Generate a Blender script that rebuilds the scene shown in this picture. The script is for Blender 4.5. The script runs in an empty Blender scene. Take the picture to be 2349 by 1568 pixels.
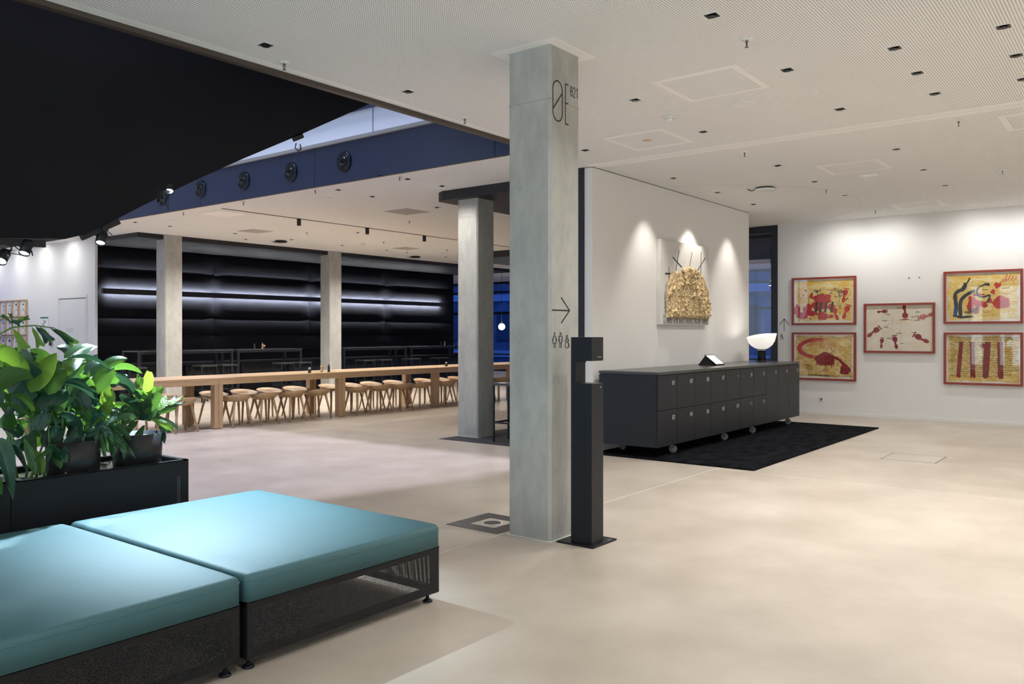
import bpy, math, random
from math import sin, cos, pi, sqrt, radians as R
from mathutils import Vector, Matrix
random.seed(7)
C = bpy.context.scene.collection
S = bpy.context.scene

# ------------------------------------------------------------------ camera
YAW = R(37.88)                      # viewing direction measured from world +X
FPX, CU, CV, EYE = 1903.0, 1174.5, 765.0, 1.4
cam_d = bpy.data.cameras.new('camera'); cam = bpy.data.objects.new('camera', cam_d); C.objects.link(cam)
cam.location = (0, 0, EYE); cam.rotation_euler = (R(90), 0, YAW - R(90))
cam_d.sensor_width = 36; cam_d.lens = FPX / 2349 * 36; cam_d.shift_y = -19 / 2349
cam_d.clip_start = 0.05; cam_d.clip_end = 200
S.camera = cam
S.view_settings.view_transform = 'Standard'; S.view_settings.look = 'None'
S.view_settings.exposure = 0.80; S.view_settings.gamma = 1; S.view_settings.use_curve_mapping = False

# ------------------------------------------------------------------ world: blue hour outside the glass
w = bpy.data.worlds.new('dusk'); S.world = w; w.use_nodes = True
w.node_tree.nodes['Background'].inputs[0].default_value = (0.035, 0.11, 0.50, 1)
w.node_tree.nodes['Background'].inputs[1].default_value = 1.3

WARM = (1.0, 0.94, 0.87); NEUT = (1.0, 0.985, 0.955); COOL = (0.74, 0.80, 1.0); CYAN = (0.66, 0.88, 1.0)

def spot(loc, aim, power, size=75, blend=0.9, col=NEUT, rad=0.03):
    l = bpy.data.lights.new('lamp', 'SPOT'); l.energy = power; l.spot_size = R(size); l.spot_blend = blend
    l.color = col; l.shadow_soft_size = rad
    o = bpy.data.objects.new('lamp', l); C.objects.link(o); o.location = loc
    o.rotation_euler = (Vector(aim) - Vector(loc)).to_track_quat('-Z', 'Y').to_euler()
    return o
def area(loc, aim, sx, sy, power, col):
    l = bpy.data.lights.new('lamp', 'AREA'); l.shape = 'RECTANGLE'; l.size = sx; l.size_y = sy; l.energy = power; l.color = col
    o = bpy.data.objects.new('lamp', l); C.objects.link(o); o.location = loc
    o.rotation_euler = (Vector(aim) - Vector(loc)).to_track_quat('-Z', 'Y').to_euler()
    return o

# assumed rooflight, unseen: area lights added above the stair void (there is an open void over the stair and planter)
area((6.6, 9.2, 11.0), (6.3, 9.4, 0), 0.6, 0.6, 620, (0.80, 0.77, 1.0))
area((4.0, 9.0, 10.8), (7.1, 9.6, 3.8), 2.5, 5.0, 190, (0.42, 0.62, 1.0))

# cool area lights added at assumed, unseen glazing in the left-hand side wall (window_2_assumed, window_3_assumed below)
area((-5.8, 1.0, 1.7), (4, 1.0, 1.9), 9.0, 2.9, 170, (0.74, 0.92, 1.0))
area((-5.8, 13.0, 4.0), (4, 12.0, 3.6), 9.0, 6.0, 200, (0.60, 0.76, 1.0))

# ------------------------------------------------------------------ pixel helper (photograph pixel + known plane -> point)
cA, sA = cos(YAW), sin(YAW)
def ray(u, v):
    a = (u - CU) / FPX
    return Vector((cA + a * sA, sA - a * cA, -(v - CV) / FPX))
def onY(u, v, y):
    d = ray(u, v); t = y / d[1]; return Vector((t * d[0], y, EYE + t * d[2]))
def onZ(u, v, z=0.0):
    d = ray(u, v); t = (z - EYE) / d[2]; return Vector((t * d[0], t * d[1], z))
def onX(u, v, x):
    d = ray(u, v); t = x / d[0]; return Vector((x, t * d[1], EYE + t * d[2]))

# ------------------------------------------------------------------ materials
def mat(name, col, rough=0.5, metal=0.0, noise=0.0, nscale=8.0, bump=0.0, bscale=60.0, emit=None, estr=1.0, spec=0.5, stretch=None, coat=0.0):
    m = bpy.data.materials.new(name); m.use_nodes = True; nt = m.node_tree; b = nt.nodes['Principled BSDF']
    b.inputs['Base Color'].default_value = (*col, 1); b.inputs['Roughness'].default_value = rough
    b.inputs['Metallic'].default_value = metal; b.inputs['Specular IOR Level'].default_value = spec
    if coat: b.inputs['Coat Weight'].default_value = coat
    if emit: b.inputs['Emission Color'].default_value = (*emit, 1); b.inputs['Emission Strength'].default_value = estr
    if noise or bump:
        tc = nt.nodes.new('ShaderNodeTexCoord'); mp = nt.nodes.new('ShaderNodeMapping')
        nt.links.new(tc.outputs['Object'], mp.inputs[0])
        if stretch: mp.inputs['Scale'].default_value = stretch
    if noise:
        n = nt.nodes.new('ShaderNodeTexNoise'); n.inputs['Scale'].default_value = nscale; n.inputs['Detail'].default_value = 6
        nt.links.new(mp.outputs[0], n.inputs['Vector'])
        r = nt.nodes.new('ShaderNodeValToRGB')
        r.color_ramp.elements[0].position = 0.3; r.color_ramp.elements[1].position = 0.7
        r.color_ramp.elements[0].color = (*[max(0, c * (1 - noise)) for c in col], 1)
        r.color_ramp.elements[1].color = (*[min(1, c * (1 + noise)) for c in col], 1)
        nt.links.new(n.outputs['Fac'], r.inputs[0]); nt.links.new(r.outputs[0], b.inputs['Base Color'])
    if bump:
        n2 = nt.nodes.new('ShaderNodeTexNoise'); n2.inputs['Scale'].default_value = bscale; n2.inputs['Detail'].default_value = 4
        nt.links.new(mp.outputs[0], n2.inputs['Vector'])
        bp = nt.nodes.new('ShaderNodeBump'); bp.inputs['Strength'].default_value = bump; bp.inputs['Distance'].default_value = 0.01
        nt.links.new(n2.outputs['Fac'], bp.inputs['Height']); nt.links.new(bp.outputs[0], b.inputs['Normal'])
    return m

M = {}
M['wall'] = mat('white_plaster', (0.76, 0.745, 0.725), 0.9, bump=0.03, bscale=300)
M['white'] = mat('white_paint', (0.74, 0.73, 0.71), 0.6)
M['whitegloss'] = mat('white_enamel', (0.8, 0.8, 0.78), 0.3)
M['ceil'] = mat('white_ceiling', (0.90, 0.89, 0.87), 0.9)
M['black'] = mat('black_paint', (0.012, 0.013, 0.016), 0.55)
M['blackmetal'] = mat('black_powder_coat', (0.010, 0.011, 0.015), 0.4, spec=0.3)
M['stairblack'] = mat('black_stair_cladding', (0.0045, 0.005, 0.008), 0.6, spec=0.2, noise=0.15, nscale=1.5)
M['hole'] = mat('black_reflector', (0.004, 0.004, 0.005), 0.3)
M['quilt'] = mat('black_wool_felt', (0.009, 0.010, 0.014), 0.9, spec=0.12, noise=0.12, nscale=3, bump=0.2, bscale=900)
M['locker'] = mat('anthracite_laminate', (0.013, 0.0145, 0.018), 0.42, spec=0.3)
M['lockertop'] = mat('anthracite_worktop', (0.045, 0.044, 0.043), 0.25)
M['rug'] = mat('black_carpet', (0.008, 0.0085, 0.011), 0.95, spec=0.05, noise=0.8, nscale=5, bump=0.9, bscale=160, stretch=(1, 1.8, 1))
M['mat'] = mat('dark_floor_mat', (0.03, 0.03, 0.034), 0.8)
M['fascia'] = mat('navy_fascia', (0.022, 0.036, 0.085), 0.35, noise=0.05, nscale=2)
M['ledge'] = mat('grey_ledge', (0.36, 0.35, 0.33), 0.7)
M['upper'] = mat('upper_wall_white', (0.62, 0.66, 0.70), 0.7)
M['bronze'] = mat('brown_edge_trim', (0.075, 0.055, 0.043), 0.5)
M['chrome'] = mat('chrome', (0.55, 0.56, 0.55), 0.25, metal=1.0)
M['nozzle'] = mat('dark_nozzle', (0.03, 0.035, 0.045), 0.18, metal=0.6)
M['rubber'] = mat('grey_caster_rubber', (0.17, 0.17, 0.18), 0.5)
M['redframe'] = mat('red_brown_wood', (0.27, 0.045, 0.024), 0.45, noise=0.12, nscale=10, stretch=(1, 1, 6))
M['vinyl'] = mat('black_vinyl_lettering', (0.008, 0.008, 0.008), 0.5)
M['lettergrey'] = mat('light_grey_lettering', (0.42, 0.43, 0.44), 0.5)
M['doorletter'] = mat('grey_door_lettering', (0.5, 0.5, 0.52), 0.6)
M['teal'] = mat('teal_leather', (0.042, 0.125, 0.142), 0.58, noise=0.05, nscale=2.5, bump=0.16, bscale=330, spec=0.6)
M['piping'] = mat('teal_seam', (0.06, 0.16, 0.17), 0.5)
M['soil'] = mat('planter_soil', (0.05, 0.038, 0.022), 0.95, noise=0.8, nscale=40, bump=1.0, bscale=70)
M['pebble'] = mat('clay_pebble', (0.14, 0.13, 0.12), 0.8, noise=0.4, nscale=30)
M['pot'] = mat('black_plant_pot', (0.018, 0.018, 0.021), 0.42)
M['glasscup'] = mat('smoked_glass_cup', (0.05, 0.05, 0.05), 0.1)
M['paper'] = mat('off_white_paper', (0.80, 0.77, 0.70), 0.8)
M['paperw'] = mat('white_paper', (0.78, 0.78, 0.75), 0.8)
M['ink'] = mat('black_ink', (0.02, 0.02, 0.022), 0.6)
M['inkgrey'] = mat('grey_ink', (0.25, 0.25, 0.26), 0.7)
M['red'] = mat('red_print', (0.50, 0.035, 0.030), 0.6, noise=0.25, nscale=14)
M['darkred'] = mat('dark_red_print', (0.26, 0.022, 0.024), 0.6, noise=0.3, nscale=14)
M['pinkred'] = mat('pink_red_print', (0.52, 0.17, 0.14), 0.6, noise=0.3, nscale=14)
M['orange'] = mat('orange_print', (0.62, 0.25, 0.035), 0.6)
M['bluep'] = mat('blue_print', (0.03, 0.09, 0.33), 0.6)
M['greyprint'] = mat('dark_grey_print', (0.045, 0.045, 0.045), 0.6)
M['boardcanvas'] = mat('white_canvas', (0.68, 0.66, 0.63), 0.8, noise=0.06, nscale=5)
M['boardgrey'] = mat('grey_painted_strip', (0.36, 0.35, 0.34), 0.8, noise=0.3, nscale=25)
M['gold'] = mat('sandy_gold_relief', (0.58, 0.42, 0.22), 0.6, noise=0.75, nscale=30, bump=0.9, bscale=55, coat=0.2)
M['goldmark'] = M['gold']
M['green'] = mat('green_sign', (0.02, 0.22, 0.12), 0.5)
M['pine'] = mat('pale_pine', (0.55, 0.36, 0.20), 0.6)
M['lampon'] = mat('lit_lens', (1, 1, 1), 0.3, emit=(0.75, 0.90, 1.0), estr=30)
M['lampwarm'] = mat('lit_lens_warm', (1, 1, 1), 0.3, emit=(1.0, 0.93, 0.82), estr=14)
M['strip'] = mat('led_strip', (1, 1, 1), 0.3, emit=(0.93, 0.94, 1.0), estr=170)
M['shade'] = mat('white_blown_glass', (0.80, 0.80, 0.78), 0.2, emit=(1, 0.93, 0.85), estr=0.35)
M['screen'] = mat('tablet_screen', (0.7, 0.7, 0.7), 0.15, emit=(1, 0.96, 0.92), estr=0.45)
M['steel'] = mat('brushed_steel', (0.17, 0.17, 0.17), 0.32, metal=0.9)
M['brown'] = mat('wooden_pepper_mill', (0.33, 0.17, 0.08), 0.5)
M['cream'] = mat('pale_wooden_mill', (0.66, 0.50, 0.30), 0.45)
M['facadeblack'] = mat('black_aluminium', (0.012, 0.013, 0.016), 0.4)
M['build'] = mat('dusk_building', (0.16, 0.17, 0.20), 0.9, noise=0.4, nscale=1.2)
M['buildlight'] = mat('pale_building_band', (0.5, 0.5, 0.5), 0.9)
M['street'] = mat('street_paving', (0.2, 0.2, 0.2), 0.9)
M['winlit'] = mat('lit_far_window', (0.1, 0.1, 0.1), 0.4, emit=(0.25, 0.5, 1.0), estr=0.9)

def concrete_mat(name, col):
    m = bpy.data.materials.new(name); m.use_nodes = True; nt = m.node_tree; b = nt.nodes['Principled BSDF']
    b.inputs['Roughness'].default_value = 0.75
    tc = nt.nodes.new('ShaderNodeTexCoord')
    mp = nt.nodes.new('ShaderNodeMapping'); mp.inputs['Scale'].default_value = (3, 3, 1.3); nt.links.new(tc.outputs['Object'], mp.inputs[0])
    n = nt.nodes.new('ShaderNodeTexNoise'); n.inputs['Scale'].default_value = 3; n.inputs['Detail'].default_value = 8; n.inputs['Roughness'].default_value = 0.65
    nt.links.new(mp.outputs[0], n.inputs['Vector'])
    r = nt.nodes.new('ShaderNodeValToRGB'); r.color_ramp.elements[0].position = 0.25; r.color_ramp.elements[1].position = 0.75
    r.color_ramp.elements[0].color = (*[c * 0.78 for c in col], 1); r.color_ramp.elements[1].color = (*[c * 1.16 for c in col], 1)
    nt.links.new(n.outputs['Fac'], r.inputs[0])
    v = nt.nodes.new('ShaderNodeTexVoronoi'); v.inputs['Scale'].default_value = 42; nt.links.new(tc.outputs['Object'], v.inputs['Vector'])
    n3 = nt.nodes.new('ShaderNodeTexNoise'); n3.inputs['Scale'].default_value = 9; nt.links.new(tc.outputs['Object'], n3.inputs['Vector'])
    mr = nt.nodes.new('ShaderNodeMapRange'); mr.inputs[1].default_value = 0.45; mr.inputs[2].default_value = 0.7; mr.inputs[3].default_value = 0.0; mr.inputs[4].default_value = 0.13
    nt.links.new(n3.outputs['Fac'], mr.inputs[0])
    lt = nt.nodes.new('ShaderNodeMath'); lt.operation = 'LESS_THAN'; nt.links.new(v.outputs['Distance'], lt.inputs[0]); nt.links.new(mr.outputs[0], lt.inputs[1])
    mx = nt.nodes.new('ShaderNodeMix'); mx.data_type = 'RGBA'; nt.links.new(lt.outputs[0], mx.inputs['Factor'])
    nt.links.new(r.outputs[0], mx.inputs['A']); mx.inputs['B'].default_value = (*[c * 0.35 for c in col], 1)
    nt.links.new(mx.outputs['Result'], b.inputs['Base Color'])
    bp = nt.nodes.new('ShaderNodeBump'); bp.inputs['Strength'].default_value = 0.25; bp.inputs['Distance'].default_value = 0.004
    nt.links.new(n.outputs['Fac'], bp.inputs['Height']); nt.links.new(bp.outputs[0], b.inputs['Normal'])
    return m
M['concrete'] = concrete_mat('cast_concrete', (0.43, 0.425, 0.395))

def floor_mat():
    m = bpy.data.materials.new('polished_screed'); m.use_nodes = True; nt = m.node_tree; b = nt.nodes['Principled BSDF']
    tc = nt.nodes.new('ShaderNodeTexCoord')
    n = nt.nodes.new('ShaderNodeTexNoise'); n.inputs['Scale'].default_value = 1.3; n.inputs['Detail'].default_value = 7; n.inputs['Roughness'].default_value = 0.6
    nt.links.new(tc.outputs['Object'], n.inputs['Vector'])
    r = nt.nodes.new('ShaderNodeValToRGB'); r.color_ramp.elements[0].position = 0.3; r.color_ramp.elements[1].position = 0.7
    r.color_ramp.elements[0].color = (0.42, 0.36, 0.295, 1); r.color_ramp.elements[1].color = (0.56, 0.49, 0.415, 1)
    nt.links.new(n.outputs['Fac'], r.inputs[0]); nt.links.new(r.outputs[0], b.inputs['Base Color'])
    n2 = nt.nodes.new('ShaderNodeTexNoise'); n2.inputs['Scale'].default_value = 3; n2.inputs['Detail'].default_value = 5
    nt.links.new(tc.outputs['Object'], n2.inputs['Vector'])
    mr = nt.nodes.new('ShaderNodeMapRange'); mr.inputs[3].default_value = 0.26; mr.inputs[4].default_value = 0.40
    nt.links.new(n2.outputs['Fac'], mr.inputs[0]); nt.links.new(mr.outputs[0], b.inputs['Roughness'])
    b.inputs['Specular IOR Level'].default_value = 0.45
    return m
M['floor'] = floor_mat()

def dots(nt, coord, px, py, rad, swap='XY', stagger=False):
    """returns a socket that is 1 inside round holes on a regular grid"""
    sp = nt.nodes.new('ShaderNodeSeparateXYZ'); nt.links.new(coord, sp.inputs[0])
    def mth(op, a, b=None):
        x = nt.nodes.new('ShaderNodeMath'); x.operation = op
        for i, q in enumerate((a, b)):
            if q is None: continue
            if isinstance(q, (int, float)): x.inputs[i].default_value = q
            else: nt.links.new(q, x.inputs[i])
        return x.outputs[0]
    A = sp.outputs[swap[0]]; B = sp.outputs[swap[1]]
    b = mth('DIVIDE', B, py)
    a = mth('DIVIDE', A, px)
    if stagger:
        row = mth('MODULO', mth('FLOOR', mth('ADD', b, 1000)), 2)
        a = mth('ADD', a, mth('MULTIPLY', row, 0.5))
    fa = mth('SUBTRACT', mth('FRACT', mth('ADD', a, 1000)), 0.5); fb = mth('SUBTRACT', mth('FRACT', mth('ADD', b, 1000)), 0.5)
    fa = mth('MULTIPLY', fa, px); fb = mth('MULTIPLY', fb, py)
    d = mth('SQRT', mth('ADD', mth('MULTIPLY', fa, fa), mth('MULTIPLY', fb, fb)))
    return mth('LESS_THAN', d, rad)
def perf_ceiling():
    m = bpy.data.materials.new('perforated_ceiling_board'); m.use_nodes = True; nt = m.node_tree; b = nt.nodes['Principled BSDF']
    b.inputs['Roughness'].default_value = 0.9
    tc = nt.nodes.new('ShaderNodeTexCoord'); h = dots(nt, tc.outputs['Object'], 0.018, 0.018, 0.0044)
    mx = nt.nodes.new('ShaderNodeMix'); mx.data_type = 'RGBA'; nt.links.new(h, mx.inputs['Factor'])
    mx.inputs['A'].default_value = (0.93, 0.925, 0.905, 1); mx.inputs['B'].default_value = (0.17, 0.17, 0.17, 1)
    nt.links.new(mx.outputs['Result'], b.inputs['Base Color'])
    return m
M['perf'] = perf_ceiling()
def mesh_metal(name, swap):
    m = bpy.data.materials.new(name); m.use_nodes = True; nt = m.node_tree; b = nt.nodes['Principled BSDF']
    b.inputs['Base Color'].default_value = (0.016, 0.016, 0.018, 1); b.inputs['Roughness'].default_value = 0.45
    tc = nt.nodes.new('ShaderNodeTexCoord'); h = dots(nt, tc.outputs['Object'], 0.0070, 0.0061, 0.0024, swap, True)
    inv = nt.nodes.new('ShaderNodeMath'); inv.operation = 'SUBTRACT'; inv.inputs[0].default_value = 1; nt.links.new(h, inv.inputs[1])
    nt.links.new(inv.outputs[0], b.inputs['Alpha'])
    return m
M['meshX'] = mesh_metal('perforated_sheet_front', 'XZ'); M['meshY'] = mesh_metal('perforated_sheet_side', 'YZ')

def wood(name, c1, c2, stretch):
    m = bpy.data.materials.new(name); m.use_nodes = True; nt = m.node_tree; b = nt.nodes['Principled BSDF']
    b.inputs['Roughness'].default_value = 0.45
    tc = nt.nodes.new('ShaderNodeTexCoord'); mp = nt.nodes.new('ShaderNodeMapping'); mp.inputs['Scale'].default_value = stretch
    nt.links.new(tc.outputs['Object'], mp.inputs[0])
    n = nt.nodes.new('ShaderNodeTexNoise'); n.inputs['Scale'].default_value = 6; n.inputs['Detail'].default_value = 6; n.inputs['Distortion'].default_value = 0.6
    nt.links.new(mp.outputs[0], n.inputs['Vector'])
    r = nt.nodes.new('ShaderNodeValToRGB'); r.color_ramp.elements[0].position = 0.35; r.color_ramp.elements[1].position = 0.65
    r.color_ramp.elements[0].color = (*c1, 1); r.color_ramp.elements[1].color = (*c2, 1)
    nt.links.new(n.outputs['Fac'], r.inputs[0]); nt.links.new(r.outputs[0], b.inputs['Base Color'])
    return m
M['oak'] = wood('oiled_oak_long', (0.45, 0.29, 0.155), (0.55, 0.375, 0.215), (0.6, 9, 9))
M['oakv'] = wood('oiled_oak_upright', (0.42, 0.27, 0.145), (0.52, 0.35, 0.20), (9, 9, 0.6))
M['oakseat'] = wood('oiled_oak_seat', (0.42, 0.265, 0.135), (0.54, 0.36, 0.20), (2, 12, 12))

def leaf_mat(name, c1, c2, trans=0.4, rough=0.32):
    m = bpy.data.materials.new(name); m.use_nodes = True; nt = m.node_tree; b = nt.nodes['Principled BSDF']; out = nt.nodes['Material Output']
    uv = nt.nodes.new('ShaderNodeAttribute'); uv.attribute_name = 'leafuv'
    sp = nt.nodes.new('ShaderNodeSeparateXYZ'); nt.links.new(uv.outputs['Vector'], sp.inputs[0])
    def mth(op, a, b2=None):
        x = nt.nodes.new('ShaderNodeMath'); x.operation = op
        for i, q in enumerate((a, b2)):
            if q is None: continue
            if isinstance(q, (int, float)): x.inputs[i].default_value = q
            else: nt.links.new(q, x.inputs[i])
        return x.outputs[0]
    ab = mth('ABSOLUTE', sp.outputs['X'])
    ph = mth('MULTIPLY', mth('SUBTRACT', sp.outputs['Y'], mth('MULTIPLY', ab, 0.85)), 440)
    vein = mth('SINE', ph)
    fac = mth('ADD', mth('MULTIPLY', vein, 0.5), 0.5)
    mx = nt.nodes.new('ShaderNodeMix'); mx.data_type = 'RGBA'; nt.links.new(fac, mx.inputs['Factor'])
    mx.inputs['A'].default_value = (*c1, 1); mx.inputs['B'].default_value = (*c2, 1)
    nt.links.new(mx.outputs['Result'], b.inputs['Base Color'])
    b.inputs['Roughness'].default_value = rough; b.inputs['Specular IOR Level'].default_value = 0.75
    bp = nt.nodes.new('ShaderNodeBump'); bp.inputs['Strength'].default_value = 0.45; bp.inputs['Distance'].default_value = 0.0022
    nt.links.new(vein, bp.inputs['Height']); nt.links.new(bp.outputs[0], b.inputs['Normal'])
    t = nt.nodes.new('ShaderNodeBsdfTranslucent'); t.inputs[0].default_value = (c2[0] * 1.25 + .015, min(1, c2[1] * 0.95), c2[2] * 0.7, 1)
    ms = nt.nodes.new('ShaderNodeMixShader'); ms.inputs[0].default_value = trans
    nt.links.new(b.outputs[0], ms.inputs[1]); nt.links.new(t.outputs[0], ms.inputs[2]); nt.links.new(ms.outputs[0], out.inputs[0])
    return m
M['leafA'] = leaf_mat('broad_leaf_green', (0.035, 0.13, 0.022), (0.065, 0.20, 0.032))
M['leafB'] = leaf_mat('bright_leaf_green', (0.13, 0.31, 0.035), (0.19, 0.40, 0.05), 0.5)
M['leafC'] = leaf_mat('dark_leaf_green', (0.010, 0.060, 0.036), (0.018, 0.090, 0.050), 0.2)
M['leafD'] = leaf_mat('fern_green', (0.035, 0.12, 0.045), (0.055, 0.16, 0.055), 0.35, 0.4)
M['stem'] = mat('plant_stem', (0.10, 0.22, 0.05), 0.5)

def glass_mat(name, tint=(1, 1, 1), rough=0.02):
    m = bpy.data.materials.new(name); m.use_nodes = True; nt = m.node_tree; out = nt.nodes['Material Output']
    nt.nodes.remove(nt.nodes['Principled BSDF'])
    t = nt.nodes.new('ShaderNodeBsdfTransparent'); t.inputs[0].default_value = (*tint, 1)
    g = nt.nodes.new('ShaderNodeBsdfGlossy'); g.inputs['Roughness'].default_value = rough
    lw = nt.nodes.new('ShaderNodeLayerWeight'); lw.inputs[0].default_value = 0.5; pw5 = nt.nodes.new('ShaderNodeMath'); pw5.operation = 'POWER'; pw5.inputs[1].default_value = 5; nt.links.new(lw.outputs['Facing'], pw5.inputs[0])
    f = nt.nodes.new('ShaderNodeMapRange'); f.inputs[3].default_value = 0.035; f.inputs[4].default_value = 0.6; nt.links.new(pw5.outputs[0], f.inputs[0])
    ms = nt.nodes.new('ShaderNodeMixShader'); nt.links.new(f.outputs[0], ms.inputs[0]); nt.links.new(t.outputs[0], ms.inputs[1]); nt.links.new(g.outputs[0], ms.inputs[2])
    nt.links.new(ms.outputs[0], out.inputs[0]); return m
M['glass'] = glass_mat('clear_glass'); M['facadeglass'] = glass_mat('facade_glass', (0.85, 0.92, 1.0))

def wash_mat(name, c1, c2, c3, scale, seed):
    """uneven colour wash printed on paper (position noise only)"""
    m = bpy.data.materials.new(name); m.use_nodes = True; nt = m.node_tree; b = nt.nodes['Principled BSDF']; b.inputs['Roughness'].default_value = 0.7
    tc = nt.nodes.new('ShaderNodeTexCoord'); mp = nt.nodes.new('ShaderNodeMapping'); mp.inputs['Location'].default_value = (seed, seed * 2, 0); mp.inputs['Rotation'].default_value = (0.6, 0, 0)
    mp.inputs['Scale'].default_value = (1, 1, 2.2)
    nt.links.new(tc.outputs['Object'], mp.inputs[0])
    n = nt.nodes.new('ShaderNodeTexNoise'); n.inputs['Scale'].default_value = scale; n.inputs['Detail'].default_value = 9; n.inputs['Distortion'].default_value = 1.2
    nt.links.new(mp.outputs[0], n.inputs['Vector'])
    r = nt.nodes.new('ShaderNodeValToRGB'); e = r.color_ramp.elements; e[0].position = 0.34; e[1].position = 0.66
    e[0].color = (*c1, 1); e[1].color = (*c3, 1); k = e.new(0.5); k.color = (*c2, 1)
    nt.links.new(n.outputs['Fac'], r.inputs[0]); nt.links.new(r.outputs[0], b.inputs['Base Color']); return m
M['washY'] = wash_mat('yellow_wash', (0.74, 0.46, 0.09), (0.76, 0.56, 0.18), (0.82, 0.72, 0.42), 6, 1)
M['washO'] = wash_mat('ochre_wash', (0.58, 0.37, 0.08), (0.70, 0.49, 0.16), (0.78, 0.66, 0.36), 7, 5)
M['washC'] = wash_mat('cream_wash', (0.74, 0.64, 0.48), (0.78, 0.70, 0.57), (0.80, 0.74, 0.64), 5, 9)

# ------------------------------------------------------------------ mesh builder
class MB:
    def __init__(s): s.v = []; s.f = []; s.sm = []
    def add(s, vs, fs, smooth=False):
        o = len(s.v); s.v += [tuple(p) for p in vs]; s.f += [tuple(i + o for i in f) for f in fs]; s.sm += [smooth] * len(fs); return s
    def box(s, x0, x1, y0, y1, z0, z1, bev=0.0):
        if not bev:
            vs = [(x, y, z) for z in (z0, z1) for y in (y0, y1) for x in (x0, x1)]
            return s.add(vs, [(0, 2, 3, 1), (4, 5, 7, 6), (0, 1, 5, 4), (2, 6, 7, 3), (0, 4, 6, 2), (1, 3, 7, 5)])
        import bmesh
        bm = bmesh.new(); bmesh.ops.create_cube(bm, size=1)
        for q in bm.verts: q.co = ((x0 + x1) / 2 + q.co.x * (x1 - x0), (y0 + y1) / 2 + q.co.y * (y1 - y0), (z0 + z1) / 2 + q.co.z * (z1 - z0))
        bmesh.ops.bevel(bm, geom=bm.edges[:], offset=bev, segments=2, profile=0.6, affect='EDGES')
        bm.verts.index_update(); vs = [q.co[:] for q in bm.verts]; fs = [[q.index for q in f.verts] for f in bm.faces]; bm.free()
        return s.add(vs, fs, False)
    def tube(s, pts, r, n=8, cap=True, smooth=True, r1=None):
        pts = [Vector(p) for p in pts]; vs = []; fs = []; L = len(pts)
        for i, p in enumerate(pts):
            t = (pts[min(i + 1, L - 1)] - pts[max(i - 1, 0)]).normalized()
            a = t.orthogonal().normalized() if i == 0 else (a - t * a.dot(t)).normalized()
            b = t.cross(a); rr = r if r1 is None else r + (r1 - r) * i / (L - 1)
            for k in range(n): vs.append(p + (a * cos(2 * pi * k / n) + b * sin(2 * pi * k / n)) * rr)
        for i in range(L - 1):
            for k in range(n): fs.append((i * n + k, i * n + (k + 1) % n, (i + 1) * n + (k + 1) % n, (i + 1) * n + k))
        s.add(vs, fs, smooth)
        if cap: s.add(vs[:n], [tuple(range(n))[::-1]]); s.add(vs[-n:], [tuple(range(n))])
        return s
    def lathe(s, prof, loc=(0, 0, 0), axis=(0, 0, 1), n=24, smooth=True):
        ax = Vector(axis).normalized(); a = ax.orthogonal().normalized(); b = ax.cross(a); L = Vector(loc); vs = []; fs = []
        for r, h in prof:
            for k in range(n): vs.append(L + ax * h + (a * cos(2 * pi * k / n) + b * sin(2 * pi * k / n)) * r)
        for i in range(len(prof) - 1):
            for k in range(n): fs.append((i * n + k, i * n + (k + 1) % n, (i + 1) * n + (k + 1) % n, (i + 1) * n + k))
        s.add(vs, fs, smooth)
        if prof[0][0] > 1e-5: s.add(vs[:n], [tuple(range(n))[::-1]])
        if prof[-1][0] > 1e-5: s.add(vs[-n:], [tuple(range(n))])
        return s
    def prism(s, poly, d):
        """flat polygon (list of 3-D points) extruded along vector d"""
        n = len(poly); P = [Vector(p) for p in poly]; D = Vector(d)
        return s.add(P + [p + D for p in P], [tuple(range(n))[::-1], tuple(range(n, 2 * n))] + [(i, (i + 1) % n, (i + 1) % n + n, i + n) for i in range(n)])
    def build(s, name, m, parent=None, label=None, local=False):
        me = bpy.data.meshes.new(name)
        if parent is not None and not local:
            o_ = parent
            off = Vector((0, 0, 0))
            while o_ is not None: off += Vector(o_.location); o_ = o_.parent
            me.from_pydata([tuple(Vector(p) - off) for p in s.v], [], s.f)
        else: me.from_pydata(s.v, [], s.f)
        me.polygons.foreach_set('use_smooth', s.sm); me.materials.append(m); me.update()
        import bmesh
        bm = bmesh.new(); bm.from_mesh(me); bmesh.ops.remove_doubles(bm, verts=bm.verts, dist=1e-6); bmesh.ops.recalc_face_normals(bm, faces=bm.faces); bm.to_mesh(me); bm.free()
        ob = bpy.data.objects.new(name, me); C.objects.link(ob)
        if parent is not None: ob.parent = parent
        if label: ob['label'] = label
        return ob
def thing(name, label, cat, loc=(0, 0, 0), group=None, rz=0):
    o = bpy.data.objects.new(name, None); C.objects.link(o); o.location = loc; o.rotation_euler = (0, 0, rz); o.empty_display_size = 0.1
    o['label'] = label; o['category'] = cat
    if group: o['group'] = group
    return o
def tag(o, label, cat, group=None):
    o['label'] = label; o['category'] = cat
    if group: o['group'] = group
    return o
def struct(o): o['kind'] = 'structure'; return o
def copy_tree(o, parent=None):
    c = o.copy(); C.objects.link(c); c.parent = parent
    for ch in list(o.children): copy_tree(ch, c)
    return c
def centred(name, mb, m):
    """single-mesh thing with its origin at its own base centre"""
    xs = [p[0] for p in mb.v]; ys = [p[1] for p in mb.v]; zs = [p[2] for p in mb.v]
    c = Vector(((min(xs) + max(xs)) / 2, (min(ys) + max(ys)) / 2, min(zs)))
    mb.v = [tuple(Vector(p) - c) for p in mb.v]; o = mb.build(name, m); o.location = c; return o

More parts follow.
